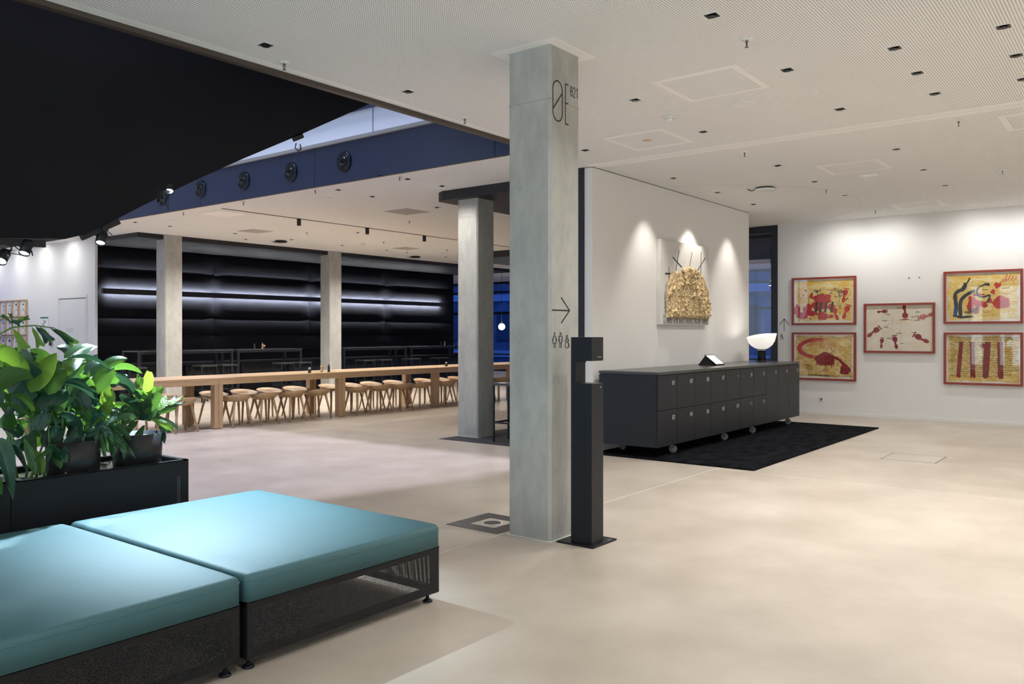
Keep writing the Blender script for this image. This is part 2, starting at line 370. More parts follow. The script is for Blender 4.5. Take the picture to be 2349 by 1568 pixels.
# strokes: flat ribbons of constant width on a plane
LAY = [0]
def lay(): LAY[0] = (LAY[0] + 1) % 60; return LAY[0] * 1.6e-5
def catm(P, n=6):
    P = [Vector(p) for p in P]; out = []
    for i in range(len(P) - 1):
        a, b, c, d = P[max(i - 1, 0)], P[i], P[i + 1], P[min(i + 2, len(P) - 1)]
        for k in range(n):
            t = k / n; out.append(.5 * ((2 * b) + (c - a) * t + (2 * a - 5 * b + 4 * c - d) * t * t + (3 * b - a - 3 * c + d) * t ** 3))
    out.append(P[-1]); return out
def ribbon(mb, pts, wdt, org, ax, ay, nrm, th=0.0012, closed=False, taper=False, smooth=False, rough=0.0):
    th = th + lay()
    if smooth: pts = catm(pts)
    P = [Vector((p[0], p[1])) for p in pts]
    if closed: P = P + [P[0]]
    o, ax, ay, nrm = Vector(org), Vector(ax), Vector(ay), Vector(nrm)
    L = []; n = len(P)
    for i, p in enumerate(P):
        if closed and i in (0, n - 1): a = P[-2]; b = P[1]
        else: a = P[max(i - 1, 0)]; b = P[min(i + 1, n - 1)]
        d1 = (p - a); d2 = (b - p)
        d1 = d1.normalized() if d1.length > 1e-9 else d2.normalized(); d2 = d2.normalized() if d2.length > 1e-9 else d1
        t = d1 + d2; t = t.normalized() if t.length > 1e-6 else d1
        nn = Vector((-t.y, t.x)); k = 1 / max(0.45, nn.dot(Vector((-d2.y, d2.x))))
        w2 = wdt / 2 * k
        if rough: w2 *= 1 + random.uniform(-rough, rough)
        if taper: w2 *= 0.35 + 0.65 * sin(pi * (0.1 + 0.8 * i / (n - 1)))
        L.append((p + nn * w2, p - nn * w2))
    vs = []
    for h in (0.0, th):
        for a, b in L:
            vs.append(o + ax * a.x + ay * a.y + nrm * h); vs.append(o + ax * b.x + ay * b.y + nrm * h)
    fs = []; N = 2 * n
    for i in range(n - 1):
        a = 2 * i
        fs += [(N + a, N + a + 1, N + a + 3, N + a + 2), (a, a + 2, N + a + 2, N + a), (a + 1, N + a + 1, N + a + 3, a + 3)]
    fs += [(0, N, N + 1, 1), (N - 2, N - 1, 2 * N - 1, 2 * N - 2)]
    mb.add(vs, fs)
def blob(mb, cx, cy, rx, ry, org, ax, ay, nrm, th=0.0012, jit=0.15, n=18, rot=0.0, rnd=random):
    o, ax, ay, nrm = Vector(org), Vector(ax), Vector(ay), Vector(nrm); pts = []; th = th + lay(); n = n * 2; h1, h2 = rnd.uniform(0, 6), rnd.uniform(0, 6)
    for k in range(n):
        t = 2 * pi * k / n; q = 1 + jit * (.55 * sin(3 * t + h1) + .45 * sin(5 * t + h2)) + rnd.uniform(-jit, jit) * .35; x = rx * q * cos(t); y = ry * q * sin(t)
        pts.append(o + ax * (cx + x * cos(rot) - y * sin(rot)) + ay * (cy + x * sin(rot) + y * cos(rot)))
    mb.prism(pts, nrm * th)
def ell(cx, cy, rx, ry, a0=0, a1=360, n=20):
    return [(cx + rx * cos(R(a0 + (a1 - a0) * i / n)), cy + ry * sin(R(a0 + (a1 - a0) * i / n))) for i in range(n + 1)]
GL = {  # one-line glyphs on a 0..1 x 0..2 cell
 '0': [ell(.5, 1.5, .5, .5, 0, 180, 8) + ell(.5, .5, .5, .5, 180, 360, 8) + [(1, 1.5)], [(0.05, .75), (.95, 1.25)]],
 '1': [[(.15, 1.6), (.6, 2), (.6, 0)]], '2': [ell(.5, 1.5, .5, .5, 170, -30, 8) + [(0, 0), (1, 0)]],
 '3': [[(0, 2), (1, 2), (.45, 1.15)] + ell(.5, .58, .5, .58, 80, -160, 8)], '4': [[(.7, 0), (.7, 2), (0, .6), (1, .6)]],
 '5': [[(.95, 2), (.1, 2), (.05, 1.15)] + ell(.5, .6, .5, .6, 110, -150, 8)], '6': [[(.8, 2), (.1, .9)] + ell(.5, .55, .5, .55, 150, -210, 12)],
 '7': [[(0, 2), (1, 2), (.4, 0)]], '8': [ell(.5, 1.5, .42, .48, 0, 360, 10), ell(.5, .52, .5, .52, 0, 360, 10)],
 '9': [ell(.5, 1.45, .5, .55, 0, 360, 12), [(1, 1.3), (.3, 0)]],
 'E': [[(.7, 2), (0, 2), (0, 0), (.7, 0)], [(0, 1), (.6, 1)]], 'R': [[(0, 0), (0, 2), (.8, 2), (1, 1.5), (.8, 1), (0, 1)], [(.5, 1), (1, 0)]],
 'T': [[(0, 2), (1, 2)], [(.5, 2), (.5, 0)]], 'D': [[(0, 0), (0, 2), (.6, 2), (1, 1.4), (1, .6), (.6, 0), (0, 0)]],
 'K': [[(0, 0), (0, 2)], [(1, 2), (0, .9), (1, 0)]], 'A': [[(0, 0), (.5, 2), (1, 0)], [(.2, .7), (.8, .7)]],
 'P': [[(0, 0), (0, 2), (.9, 2), (.9, 1), (0, 1)]], 'S': [[(.95, 1.7), (.6, 2), (.1, 1.8), (.1, 1.3), (.9, .8), (.9, .2), (.5, 0), (.05, .3)]],
 'I': [[(.5, 0), (.5, 2)]], 'H': [[(0, 0), (0, 2)], [(1, 0), (1, 2)], [(0, 1), (1, 1)]], '-': [[(.1, 1), (.9, 1)]], 'N': [[(0, 0), (0, 2), (1, 0), (1, 2)]],
}
def text(mb, s, x, y, h, wch, adv, stroke, org, ax, ay, nrm, th=0.0012):
    for ch in s:
        for st in GL.get(ch, []):
            ribbon(mb, [(x + p[0] * wch, y + p[1] * h / 2) for p in st], stroke, org, ax, ay, nrm, th)
        x += adv

CEIL = 3.35
# ================================================================== SETTING
# floor
struct(MB().box(-6, 24.4, -5, 27, -0.1, 0).build('floor', M['floor']))
jn = [(8.092, 8.100, 5.4, 27), (8.092, 8.100, -5, 3.62)]
fj = MB()
for a, b, c, d in jn: fj.box(a, b, c, d, -0.001, 0.0012)
fj.box(-6, 14.7, 3.612, 3.620, -0.001, 0.0012); fj.box(7.1, 24.4, 9.60, 9.607, -0.001, 0.0012)
struct(fj.build('trim_1', mat('floor_joint_filler', (0.64, 0.59, 0.52), 0.5)))
# ceiling over the near hall and over the dining hall
cl = MB().box(-6, 24.4, -5, 5.13, CEIL, CEIL + 0.25).box(7.131, 24.4, 5.13, 27, CEIL, CEIL + 0.25)
ceiling = struct(cl.build('ceiling', M['perf']))
# smooth unperforated bands
def band(x0, x1, y0, y1): return MB().box(x0, x1, y0, y1, CEIL - 0.0015, CEIL + 0.01)
struct(band(-6, 7.1, 5.035, 5.13).build('trim_2', M['ceil']))
struct(band(8.10, 8.32, -5, 5.2).build('trim_3', M['ceil']))
struct(MB().box(8.20, 8.208, -5, 5.2, CEIL - 0.003, CEIL).build('trim_4', M['white']))
struct(band(7.1, 8.38, 7.56, 7.64).build('trim_5', M['ceil']))
struct(MB().box(7.1, 8.38, 7.595, 7.603, CEIL - 0.003, CEIL).build('trim_6', M['inkgrey']))
struct(band(14.62, 14.70, -5, 5.4).build('trim_7', M['ceil']))
struct(MB().box(-6, 7.1, 5.132, 5.19, CEIL - 0.035, CEIL + 0.03).build('trim_8', M['bronze'], label='brown metal edge trim of the ceiling opening'))
# curved smooth line on the ceiling
arc = MB(); cx0, cy0, rr = 12.35, 5.9, 2.45
for k in range(22):
    a0, a1 = R(200 + k * 6), R(206 + k * 6)
    arc.prism([(cx0 + (rr + d) * cos(a), cy0 + (rr + d) * sin(a), CEIL - 0.0012) for a, d in ((a0, 0), (a1, 0), (a1, 0.09), (a0, 0.09))], (0, 0, 0.005))
arc.v = [p if p[1] < 5.2 else (p[0], 5.2, p[2]) for p in arc.v]
struct(arc.build('trim_9', M['white']))
# walls
struct(MB().box(14.7, 14.9, -5, 5.385, 0, CEIL + 0.2).build('wall_right', M['wall']))
struct(MB().box(14.685, 14.7, -5, 5.385, 0, 0.045).build('baseboard_right', M['white']))
aw = struct(MB().box(8.22, 12.92, 5.205, 5.315, 0, CEIL - 0.008).build('wall_centre', M['wall']))
MB().box(8.24, 12.90, 5.2055, 5.312, CEIL - 0.008, CEIL).build('shadow_gap', M['black'], aw)
MB().box(8.20, 12.92, 5.317, 5.42, 0, CEIL).build('black_backing', M['black'], aw, 'black rear cladding of the white partition')
struct(MB().box(8.11, 8.3, 17.5, 27, 0, CEIL).build('wall_left', M['wall']))
struct(MB().box(8.11, 8.16, 17.05, 17.5, 0, CEIL).build('wall_left_return', M['wall']))
struct(MB().box(-6, 24.4, 27, 27.2, 0, CEIL).build('wall_far', M['wall']))
struct(MB().box(-6, 14.9, -5.2, -5, 0, CEIL).build('wall_behind', M['wall']))
struct(MB().box(-6.2, -6, -5.2, 27.2, 0, 12).build('wall_side', M['wall']))
for nm_, ya, yb, zb_ in (('window_2_assumed', -3.6, 5.0, 3.2), ('window_3_assumed', 8.0, 18.0, 7.2)):  # assumed windows, out of view, added to go with the cool side lights
    wn = thing(nm_, '', ''); del wn['label']; del wn['category']; wn['kind'] = 'structure'; wn.location = (-5.95, (ya + yb) / 2, 0)
    MB().box(-5.97, -5.96, ya, yb, 0.1, zb_).build('pane', M['facadeglass'], wn)
    k = ya
    while k < yb + .01: MB().box(-6.0, -5.9, k - .03, k + .03, 0, zb_).build('mullion', M['facadeblack'], wn); k += (yb - ya) / 5
    for z in (0.02, zb_): MB().box(-6.0, -5.9, ya, yb, z, z + .07).build('transom', M['facadeblack'], wn)
struct(MB().box(-6, 7.1, 21, 21.2, 0, 12).build('wall_void', M['upper']))
# void fascia with ledge and upper storey
fas = struct(MB().box(7.13, 7.4, 5.135, 27, CEIL + 0.26, 3.88).build('wall_fascia', M['black']))
for a, b in ((5.135, 5.76), (5.768, 8.845), (8.853, 11.565), (11.573, 14.3), (14.308, 17.0), (17.008, 20), (20.008, 23), (23.008, 27)):
    MB().box(7.10, 7.13, a, b, CEIL + 0.0, 3.86).build('fascia_panel', M['fascia'], fas)
MB().box(7.095, 7.131, 5.135, 27, CEIL - 0.006, CEIL - 0.0002).build('lower_edge_strip', M['bronze'], fas)
MB().box(7.06, 7.5, 5.135, 27, 3.862, 3.905).build('ledge', M['ledge'], fas, 'light grey ledge on top of the dark fascia')
uw = struct(MB().box(7.42, 7.6, 5.135, 27, 3.905, 12).build('wall_upper', M['black']))
for a, b in ((5.135, 7.95), (7.97, 11.4), (11.42, 14.9), (14.92, 18.4), (18.42, 27)):
    MB().box(7.32, 7.42, a, b, 3.905, 4.31).build('parapet_panel', M['upper'], uw)
MB().box(7.30, 7.42, 5.135, 27, 4.31, 5.2).build('upper_band', M['fascia'], uw)
# roof of the void, no opening cut; the assumed rooflight is area lights below
struct(MB().box(-6, 7.6, 5.13, 21.2, 12, 12.2).build('ceiling_void', M['white']))
struct(MB().box(-6, 7.3, 5.04, 5.13, CEIL + 0.24, 12).build('wall_void_near', M['white']))

# black soffit over the bar corner and column
so = MB()
z0, z1 = 3.225, CEIL
so.prism([(8.40, 7.86, z1), (8.33, 7.80, z1 - 0.02), (8.33, 7.76, z0 + 0.03), (8.45, 7.70, z0), (8.45, 5.43, z0), (8.33, 5.43, z0 + 0.03), (8.33, 5.43, z1)], (0, 0, 0)) if False else None
so.prism([(8.37, 5.43, z0), (8.37, 7.72, z0), (8.45, 7.86, z0), (13.2, 7.86, z0), (13.2, 5.43, z0)], (0, 0, z1 - z0))
struct(so.build('trim_10', M['black'], label='black lowered soffit over the concrete column'))
struct(MB().box(8.16, 19.9, 15.45, 17.6, 3.26, CEIL).build('trim_11', M['black'], label='black lowered soffit over the padded wall'))
struct(MB().box(15.2, 19.6, 2.5, 13.5, 3.2, CEIL).build('trim_12', M['black']))
# padded wall
pw = struct(MB().box(8.16, 19.55, 17.55, 17.9, 0, 3.26).build('wall_back', M['quilt']))
xe = [8.20, 11.12, 13.91, 16.60, 19.45]; ze = [0.95, 1.365, 1.765, 2.28, 2.755, 3.25]
def pillow(x0, x1, y, z0, z1, d, nx=10, nz=10):
    mb = MB(); vs = []; fs = []
    for j in range(nz + 1):
        for i in range(nx + 1):
            a, b = i / nx, j / nz
            e = min(1, min(a, 1 - a) * (x1 - x0) / 0.10) ** 0.5 * (sin(pi * min(1, max(0, b)))) ** 0.55
            vs.append((x0 + (x1 - x0) * a, y - d * e, z0 + (z1 - z0) * b))
    for j in range(nz):
        for i in range(nx): q = j * (nx + 1) + i; fs.append((q, q + 1, q + nx + 2, q + nx + 1))
    return mb.add(vs, fs, True)
for i in range(4):
    for j in range(5): pillow(xe[i], xe[i + 1], 17.55, ze[j], ze[j + 1], 0.075 if j else 0.05, 16, 12).build('padded_panel', M['quilt'], pw)
# light bar in front of the padding
lb = thing('linear_wall_light', 'long black horizontal wall light glowing above and below on padded wall', 'wall light', (13.7, 17.3, 2.27))
MB().box(8.42, 18.95, 17.34, 17.43, 2.240, 2.350).build('housing', M['black'], lb)
MB().box(8.52, 18.85, 17.431, 17.441, 2.334, 2.346).build('led_strip', M['strip'], lb, 'bright white strip washing upwards')
MB().box(8.52, 18.85, 17.431, 17.441, 2.244, 2.256).build('led_strip', M['strip'], lb, 'bright white strip washing downwards')
for x in (8.9, 11.1, 13.9, 16.6, 18.7): MB().box(x, x + 0.04, 17.43, 17.55, 2.28, 2.30).build('bracket', M['black'], lb)
# long seat along the padded wall
bs = thing('padded_bench', 'long black upholstered bar bench along the padded wall', 'bench', (13.8, 17.1, 0))
MB().box(8.25, 19.4, 16.85, 17.5, 0.70, 0.77, 0.02).build('seat', M['quilt'], bs)
MB().box(8.25, 19.4, 17.0, 17.5, 0.0, 0.70).build('base', M['black'], bs)
for k in range(8): MB().box(8.6 + 1.4 * k, 8.66 + 1.4 * k, 16.88, 16.94, 0, 0.70).build('leg', M['blackmetal'], bs)

# glass facade and the street beyond
fc = thing('window_1', '', ''); del fc['label']; del fc['category']; fc['kind'] = 'structure'; fc.location = (24.4, 12, 0)
ys = [-5 + 2.0 * k for k in range(17)]
for y in ys: MB().box(24.35, 24.47, y - 0.035, y + 0.035, 0, CEIL).build('mullion', M['facadeblack'], fc)
for z, h in ((0.0, 0.12), (0.60, 0.05), (2.13, 0.08), (2.93, 0.07), (3.27, 0.08)): MB().box(24.36, 24.46, -5, 27, z, z + h).build('transom', M['facadeblack'], fc)
for y in ys[:-1]: MB().box(24.40, 24.41, y + 0.035, y + 1.965, 0.1, 3.28).build('pane', M['facadeglass'], fc)
struct(MB().box(24.5, 70, -40, 60, -0.2, -0.1).build('ground', M['street']))
rb = random.Random(3)
specs = [(34, -6, 5, 14), (36, 5.4, 12.2, 11), (33.5, 12.6, 21, 13), (35, 21.4, 29, 10), (34, 29.5, 38, 12)]
blab = ['dusk-blue office block, rightmost beyond the glass facade', 'dusk-blue block seen through the glass door opening', 'dusk-blue building behind the facade, beyond the dining hall', 'dusk-blue building beside the end of the padded wall', 'leftmost dusk-blue building outside']
for (bx, y0, y1, h), lb_ in zip(specs, blab):
    bt = thing('building', lb_, 'building', (bx + 3, (y0 + y1) / 2, 0))
    MB().box(bx, bx + 6, y0, y1, -0.1, h).build('facade', M['build'], bt)
    for fl in range(4):
        MB().box(bx - 0.12, bx, y0, y1, 0.15 + 3 * fl, 0.5 + 3 * fl).build('floor_band', M['buildlight'], bt)
        yy = y0 + 0.5
        while yy < y1 - 1.2:
            wd = rb.uniform(0.7, 1.3); f_ = MB().box(bx - 0.06, bx, yy, yy + wd, 1.0 + 3 * fl, 2.6 + 3 * fl).build('window_frame', M['facadeblack'], bt)
            MB().box(bx - 0.09, bx - 0.05, yy + 0.06, yy + wd - 0.06, 1.07 + 3 * fl, 2.53 + 3 * fl).build('pane', M['winlit'] if rb.random() < 0.45 else M['facadeglass'], f_)
            yy += wd + rb.uniform(0.35, 0.8)

# glass door opening at the right end of the white partition
d1 = thing('door_1', '', ''); del d1['label']; del d1['category']; d1['kind'] = 'structure'; d1.location = (14.75, 6.6, 0)
MB().box(14.68, 14.86, 5.385, 5.50, 0, CEIL - 0.01).build('frame_post', M['facadeblack'], d1)
MB().box(14.70, 14.84, 6.95, 7.03, 0, CEIL - 0.01).build('frame_post', M['facadeblack'], d1)
MB().box(14.70, 14.84, 5.50, 6.95, 3.22, CEIL - 0.01).build('header', M['facadeblack'], d1)
MB().box(14.765, 14.775, 5.50, 6.95, 0.02, 3.22).build('pane', M['glass'], d1)

# ================================================================== CONCRETE COLUMNS
def column(x, y, label, ztop=CEIL, mark=True, border=True, sz=0.36):
    t = thing('concrete_column', label, 'column', (x + sz / 2, y + sz / 2, 0))
    c = 0.018; x1, y1 = x + sz, y + sz
    def ring(z): return [(x + c, y, z), (x1 - c, y, z), (x1, y + c, z), (x1, y1 - c, z), (x1 - c, y1, z), (x + c, y1, z), (x, y1 - c, z), (x, y + c, z)]
    zj = 2.985
    MB().prism(ring(0), (0, 0, zj - 0.002)).build('lower_pour', M['concrete'], t)
    MB().prism(ring(zj), (0, 0, ztop - zj)).build('upper_pour', M['concrete'], t)
    MB().box(x + 0.003, x1 - 0.003, y + 0.003, y1 - 0.003, zj - 0.003, zj + 0.001).build('pour_joint', M['inkgrey'], t)
    MB().box(x - 0.010, x1 + 0.010, y - 0.010, y1 + 0.010, 0, 0.004).build('floor_joint_ring', M['white'], t)
    if border:
        b = MB(); w_ = 0.085; zz = (ztop - 0.002, ztop + 0.005)
        b.box(x - w_, x1 + w_, y - w_, y, *zz).box(x - w_, x1 + w_, y1, y1 + w_, *zz).box(x - w_, x, y, y1, *zz).box(x1, x1 + w_, y, y1, *zz)
        b.build('ceiling_collar', M['ceil'], t, 'smooth white ceiling border around the column head')
    return t
col1 = column(4.557, 3.22, 'large near concrete column with black wayfinding marks 0E 021 and arrow')
col2 = column(8.505, 7.205, 'concrete column standing on the dark mat, under the black soffit', ztop=3.225, border=False)
col3 = column(12.78, 15.37, 'concrete column in front of the middle of the padded wall', border=False)
col4 = column(8.68, 15.37, 'concrete column in front of the left end of the padded wall', border=False)

# wayfinding on the near column (face y = 3.22)
OX, OY, ON = (1, 0, 0), (0, 0, 1), (0, -1, 0)
def onface(us): return [tuple((onY(u, v, 3.22)[0], onY(u, v, 3.22)[2])) for u, v in us]
wm = MB(); FO = (0, 3.2195, 0)
x0, x1, zt, zb_ = 4.588, 4.700, 3.118, 2.845; rx = (x1 - x0) / 2; mx_ = (x0 + x1) / 2
ribbon(wm, ell(mx_, zt - rx * 1.1, rx, rx * 1.1, 0, 180, 16) + ell(mx_, zb_ + rx * 1.1, rx, rx * 1.1, 180, 360, 16), 0.0085, FO, OX, OY, ON, closed=True)
ribbon(wm, [(x0 + 0.002, 2.92), (x1 - 0.002, 3.045)], 0.0085, FO, OX, OY, ON)
ribbon(wm, [(4.775, 3.12), (4.737, 3.12), (4.737, 2.845), (4.775, 2.845)], 0.0085, FO, OX, OY, ON)
ribbon(wm, [(4.737, 2.99), (4.772, 2.99)], 0.0085, FO, OX, OY, ON)
text(wm, '021', 4.800, 3.052, 0.068, 0.022, 0.036, 0.0055, FO, OX, OY, ON)
wm.build('level_marking', M['vinyl'], col1, 'black level marking 0E with small 021')
am = MB()
ribbon(am, [(4.578, 1.560), (4.787, 1.560)], 0.0085, FO, OX, OY, ON); ribbon(am, [(4.686, 1.648), (4.789, 1.560), (4.686, 1.472)], 0.0085, FO, OX, OY, ON)
am.build('arrow_marking', M['vinyl'], col1, 'black arrow pointing right')
def picto(mb, kind, cx, zb, h, fo, ax, ay, nn, st=0.0042):
    s_ = h / 0.105
    def q(l): return [(cx + a * s_, zb + b * s_) for a, b in l]
    def rib(l, c=False): ribbon(mb, q(l), st, fo, ax, ay, nn, closed=c)
    if kind == 'w':
        rib(ell(0, .098, .008, .008, 0, 355, 14)); rib([(-.011, .082), (.011, .082), (.020, .036), (-.020, .036)], True)
        rib([(-.011, .082), (-.026, .048)]); rib([(.011, .082), (.026, .048)])
        rib([(-.008, .036), (-.008, 0)]); rib([(.008, .036), (.008, 0)])
    elif kind == 'm':
        rib(ell(0, .098, .008, .008, 0, 355, 14)); rib([(-.020, .082), (.020, .082), (.011, .036), (-.011, .036)], True)
        rib([(-.020, .082), (-.020, .044)]); rib([(.020, .082), (.020, .044)])
        rib([(-.008, .036), (-.008, 0)]); rib([(.008, .036), (.008, 0)])
    else:
        rib(ell(0, .080, .008, .008, 0, 355, 14)); rib([(-.010, .042), (-.010, .066), (.010, .066), (.010, .042)])
        rib(ell(-.002, .020, .020, .021, 0, 357, 20)); rib([(-.010, .066), (-.023, .042)]); rib([(.010, .066), (.024, .042)]); rib([(.018, .034), (.026, .026), (.026, 0)])
pm = MB()
picto(pm, 'w', 4.607, 1.302, 0.105, FO, OX, OY, ON); picto(pm, 'm', 4.679, 1.302, 0.105, FO, OX, OY, ON); picto(pm, 'c', 4.757, 1.302, 0.105, FO, OX, OY, ON)
pm.build('toilet_pictograms', M['vinyl'], col1, 'black outline woman, man and wheelchair pictograms')

# ================================================================== RIGHT WALL WAYFINDING, SOCKET
RX, RY, RN = (0, -1, 0), (0, 0, 1), (-1, 0, 0)
ws = thing('wall_sign', 'black up arrow and wheelchair pictogram on white wall beside dark door frame', 'sign', (14.7, 5.267, 1.3))
sm_ = MB(); FO2 = (14.6995, 0, 0)
ribbon(sm_, [(-5.267, 1.447), (-5.267, 1.665)], 0.009, FO2, RX, RY, RN); ribbon(sm_, [(-5.354, 1.556), (-5.267, 1.668), (-5.181, 1.556)], 0.009, FO2, RX, RY, RN)
sm_.build('arrow', M['vinyl'], ws)
sm2 = MB(); picto(sm2, 'c', -5.314, 1.298, 0.112, FO2, RX, RY, RN, 0.006); sm2.build('wheelchair_symbol', M['vinyl'], ws)
so_ = thing('wall_socket', 'small white power socket low on the right wall', 'socket', (14.69, 4.612, 0.215))
MB().box(14.685, 14.70, 4.570, 4.654, 0.218, 0.302, 0.003).build('cover_plate', M['whitegloss'], so_)
MB().lathe([(0.028, 0), (0.028, 0.002), (0.024, 0.0025), (0.022, -0.006)], (14.684, 4.612, 0.26), (-1, 0, 0)).build('socket_ring', M['inkgrey'], so_)
for dy in (-0.008, 0.008): MB().lathe([(0.0035, 0), (0.0035, 0.002)], (14.686, 4.612 + dy, 0.26), (-1, 0, 0), 8).build('socket_hole', M['hole'], so_)
for y, wd_ in ((3.208, 'left'), (3.051, 'right')): tag(centred('wall_screw', MB().lathe([(0.008, 0), (0.008, 0.02)], (14.70, y, 2.314), (-1, 0, 0), 10), M['blackmetal']), wd_ + ' one of two small dark screws in the wall above the middle picture', 'screw', 'screws above the middle picture')

# ================================================================== FIVE FRAMED PRINTS ON THE RIGHT WALL
def framed(y0, y1, z0, z1, label, wash):
    """y0 > y1 : left edge to right edge as seen"""
    t = thing('framed_print', label, 'picture', (14.66, (y0 + y1) / 2, z0), 'red framed prints on the right wall')
    fw, xf, xb = 0.035, 14.655, 14.695
    f = MB(); f.box(xf, xb, y1, y0, z1 - fw, z1).box(xf, xb, y1, y0, z0, z0 + fw).box(xf, xb, y0 - fw, y0, z0 + fw, z1 - fw).box(xf, xb, y1, y1 + fw, z0 + fw, z1 - fw)
    f.build('frame', M['redframe'], t)
    MB().box(14.684, 14.694, y1 + fw, y0 - fw, z0 + fw, z1 - fw).build('paper', M['paper'], t)
    MB().box(14.664, 14.666, y1 + fw, y0 - fw, z0 + fw, z1 - fw).build('glass', M['glass'], t)
    W = y0 - y1 - 2 * fw; H = z1 - z0 - 2 * fw; org = (14.6835, y0 - fw, z0 + fw)
    wb = MB(); rnd = random.Random(int(y0 * 100 + z0 * 77)); pts = []
    N = 44
    for k in range(N):
        tt = 4 * k / N; sd = int(tt); fr = tt - sd; ins = rnd.uniform(0.012, 0.05)
        if wash == 'washC': ins = 0.002
        a, b = [(fr * W, ins), (W - ins, fr * H), ((1 - fr) * W, H - ins), (ins, (1 - fr) * H)][sd]
        pts.append(Vector(org) + Vector(RX) * min(max(a, .012), W - .012) + Vector(RY) * min(max(b, .012), H - .012))
    wb.prism(pts, Vector(RN) * 0.0006); wb.build('colour_wash', M[wash], t)
    o2 = Vector(org) + Vector(RN) * 0.0008
    return t, o2, W, H, rnd
def foot(mb, cx, cy, L, ang, o, rnd):
    """foot-like print: heel, sole, toes"""
    c, s_ = cos(ang), sin(ang)
    def P(a, b): return (cx + a * c - b * s_, cy + a * s_ + b * c)
    p = P(-0.32 * L, 0); blob(mb, *p, 0.17 * L, 0.115 * L, o, RX, RY, RN, jit=.08, rot=ang, rnd=rnd)
    ribbon(mb, [P(-0.3 * L, 0), P(-0.05 * L, 0.03 * L), P(0.15 * L, 0)], 0.12 * L, o, RX, RY, RN)
    p = P(0.18 * L, 0); blob(mb, *p, 0.2 * L, 0.17 * L, o, RX, RY, RN, jit=.1, rot=ang, rnd=rnd)
    for k in range(5): p = P(0.44 * L, (-0.14 + 0.07 * k) * L); blob(mb, *p, 0.045 * L, 0.035 * L, o, RX, RY, RN, jit=.15, n=9, rnd=rnd)
def hand(mb, cx, cy, L, ang, o, rnd):
    c, s_ = cos(ang), sin(ang)
    blob(mb, cx, cy, .3 * L, .27 * L, o, RX, RY, RN, jit=.16, rot=ang, rnd=rnd)
    for k in range(5):
        a = ang + (-0.75 + 0.37 * k); r0, r1_ = .36 * L, (.62 if k in (0, 4) else .75) * L
        ribbon(mb, [(cx + r0 * cos(a), cy + r0 * sin(a)), (cx + r1_ * cos(a), cy + r1_ * sin(a))], .075 * L, o, RX, RY, RN, taper=True)
def scribble(mb, x, y, wd, hg, o, rnd, st=0.0028, n=12):
    pts = []
    for i in range(n * 2): pts.append((x + wd * i / (2 * n - 1) + rnd.uniform(-.3, .3) * wd / n, y + (hg if i % 2 else 0) * rnd.uniform(.2, 1)))
    ribbon(mb, pts, st, o, RX, RY, RN)
def build_marks(t, d):
    for nm, (mb, m) in d.items():
        if mb.v: mb.build(nm, M[m], t)
# A top left
t, o, W, H, rnd = framed(5.119, 4.029, 1.552, 2.383, 'red framed print, top left of five, red footprints and grey bars on yellow', 'washY')
r_, d_, k_, g_, og = MB(), MB(), MB(), MB(), MB()
for (cx, cy, rx, ry) in [(.46, .50, .13, .17), (.40, .40, .10, .12), (.56, .55, .08, .10), (.24, .30, .08, .14), (.05, .30, .07, .12), (.14, .17, .10, .08), (.48, .17, .09, .09), (.62, .36, .07, .07), (.33, .22, .08, .06), (.20, .75, .025, .025), (.30, .62, .03, .07), (.16, .64, .015, .02), (.28, .10, .02, .02)]:
    blob(r_, cx * W, cy * H, rx * W * .9, ry * H, o, RX, RY, RN, jit=.22, n=26, rnd=rnd)
foot(r_, .85 * W, .62 * H, .26, R(78), o, rnd); foot(r_, .70 * W, .22 * H, .26, R(108), o, rnd); foot(r_, .87 * W, .25 * H, .27, R(70), o, rnd); foot(r_, .55 * W, .13 * H, .25, R(190), o, rnd)
for x in (.38, .45, .54, .64): ribbon(g_, [((x - .01) * W, .24 * H), (x * W, .36 * H), ((x + .015) * W, .48 * H)], .038, o + Vector(RN) * .0014, RX, RY, RN)
ribbon(k_, ell(.52 * W, .55 * H, .27 * W, .22 * H, 20, 200, 24), .004, o + Vector(RN) * .001, RX, RY, RN)
ribbon(k_, ell(.68 * W, .56 * H, .09 * W, .2 * H, -60, 130, 16), .005, o + Vector(RN) * .001, RX, RY, RN)
for k in range(14): scribble(k_, rnd.uniform(.32, .75) * W, rnd.uniform(.55, .78) * H, rnd.uniform(.03, .09), rnd.uniform(.02, .06), o + Vector(RN) * .002, rnd, .004, 5)
ribbon(k_, [(.74 * W, .36 * H), (.80 * W, .38 * H)], .008, o + Vector(RN) * .002, RX, RY, RN); ribbon(k_, [(.77 * W, .31 * H), (.775 * W, .42 * H)], .008, o + Vector(RN) * .002, RX, RY, RN)
ribbon(k_, ell(.895 * W, .52 * H, .015 * W, .03 * H, 40, 230, 8), .012, o + Vector(RN) * .002, RX, RY, RN)
for k in range(40): blob(r_, rnd.uniform(.08, .92) * W, rnd.uniform(.08, .8) * H, rnd.uniform(.003, .010), rnd.uniform(.003, .008), o, RX, RY, RN, jit=.3, n=7, rnd=rnd)
for k in range(26): blob(og, (.13 + rnd.gauss(0, .035)) * W, (.58 + rnd.gauss(0, .07)) * H, .008, .005, o, RX, RY, RN, jit=.3, n=7, rnd=rnd)
build_marks(t, {'red_marks': (r_, 'red'), 'grey_bars': (g_, 'greyprint'), 'black_scribble': (k_, 'ink'), 'orange_specks': (og, 'orange')})
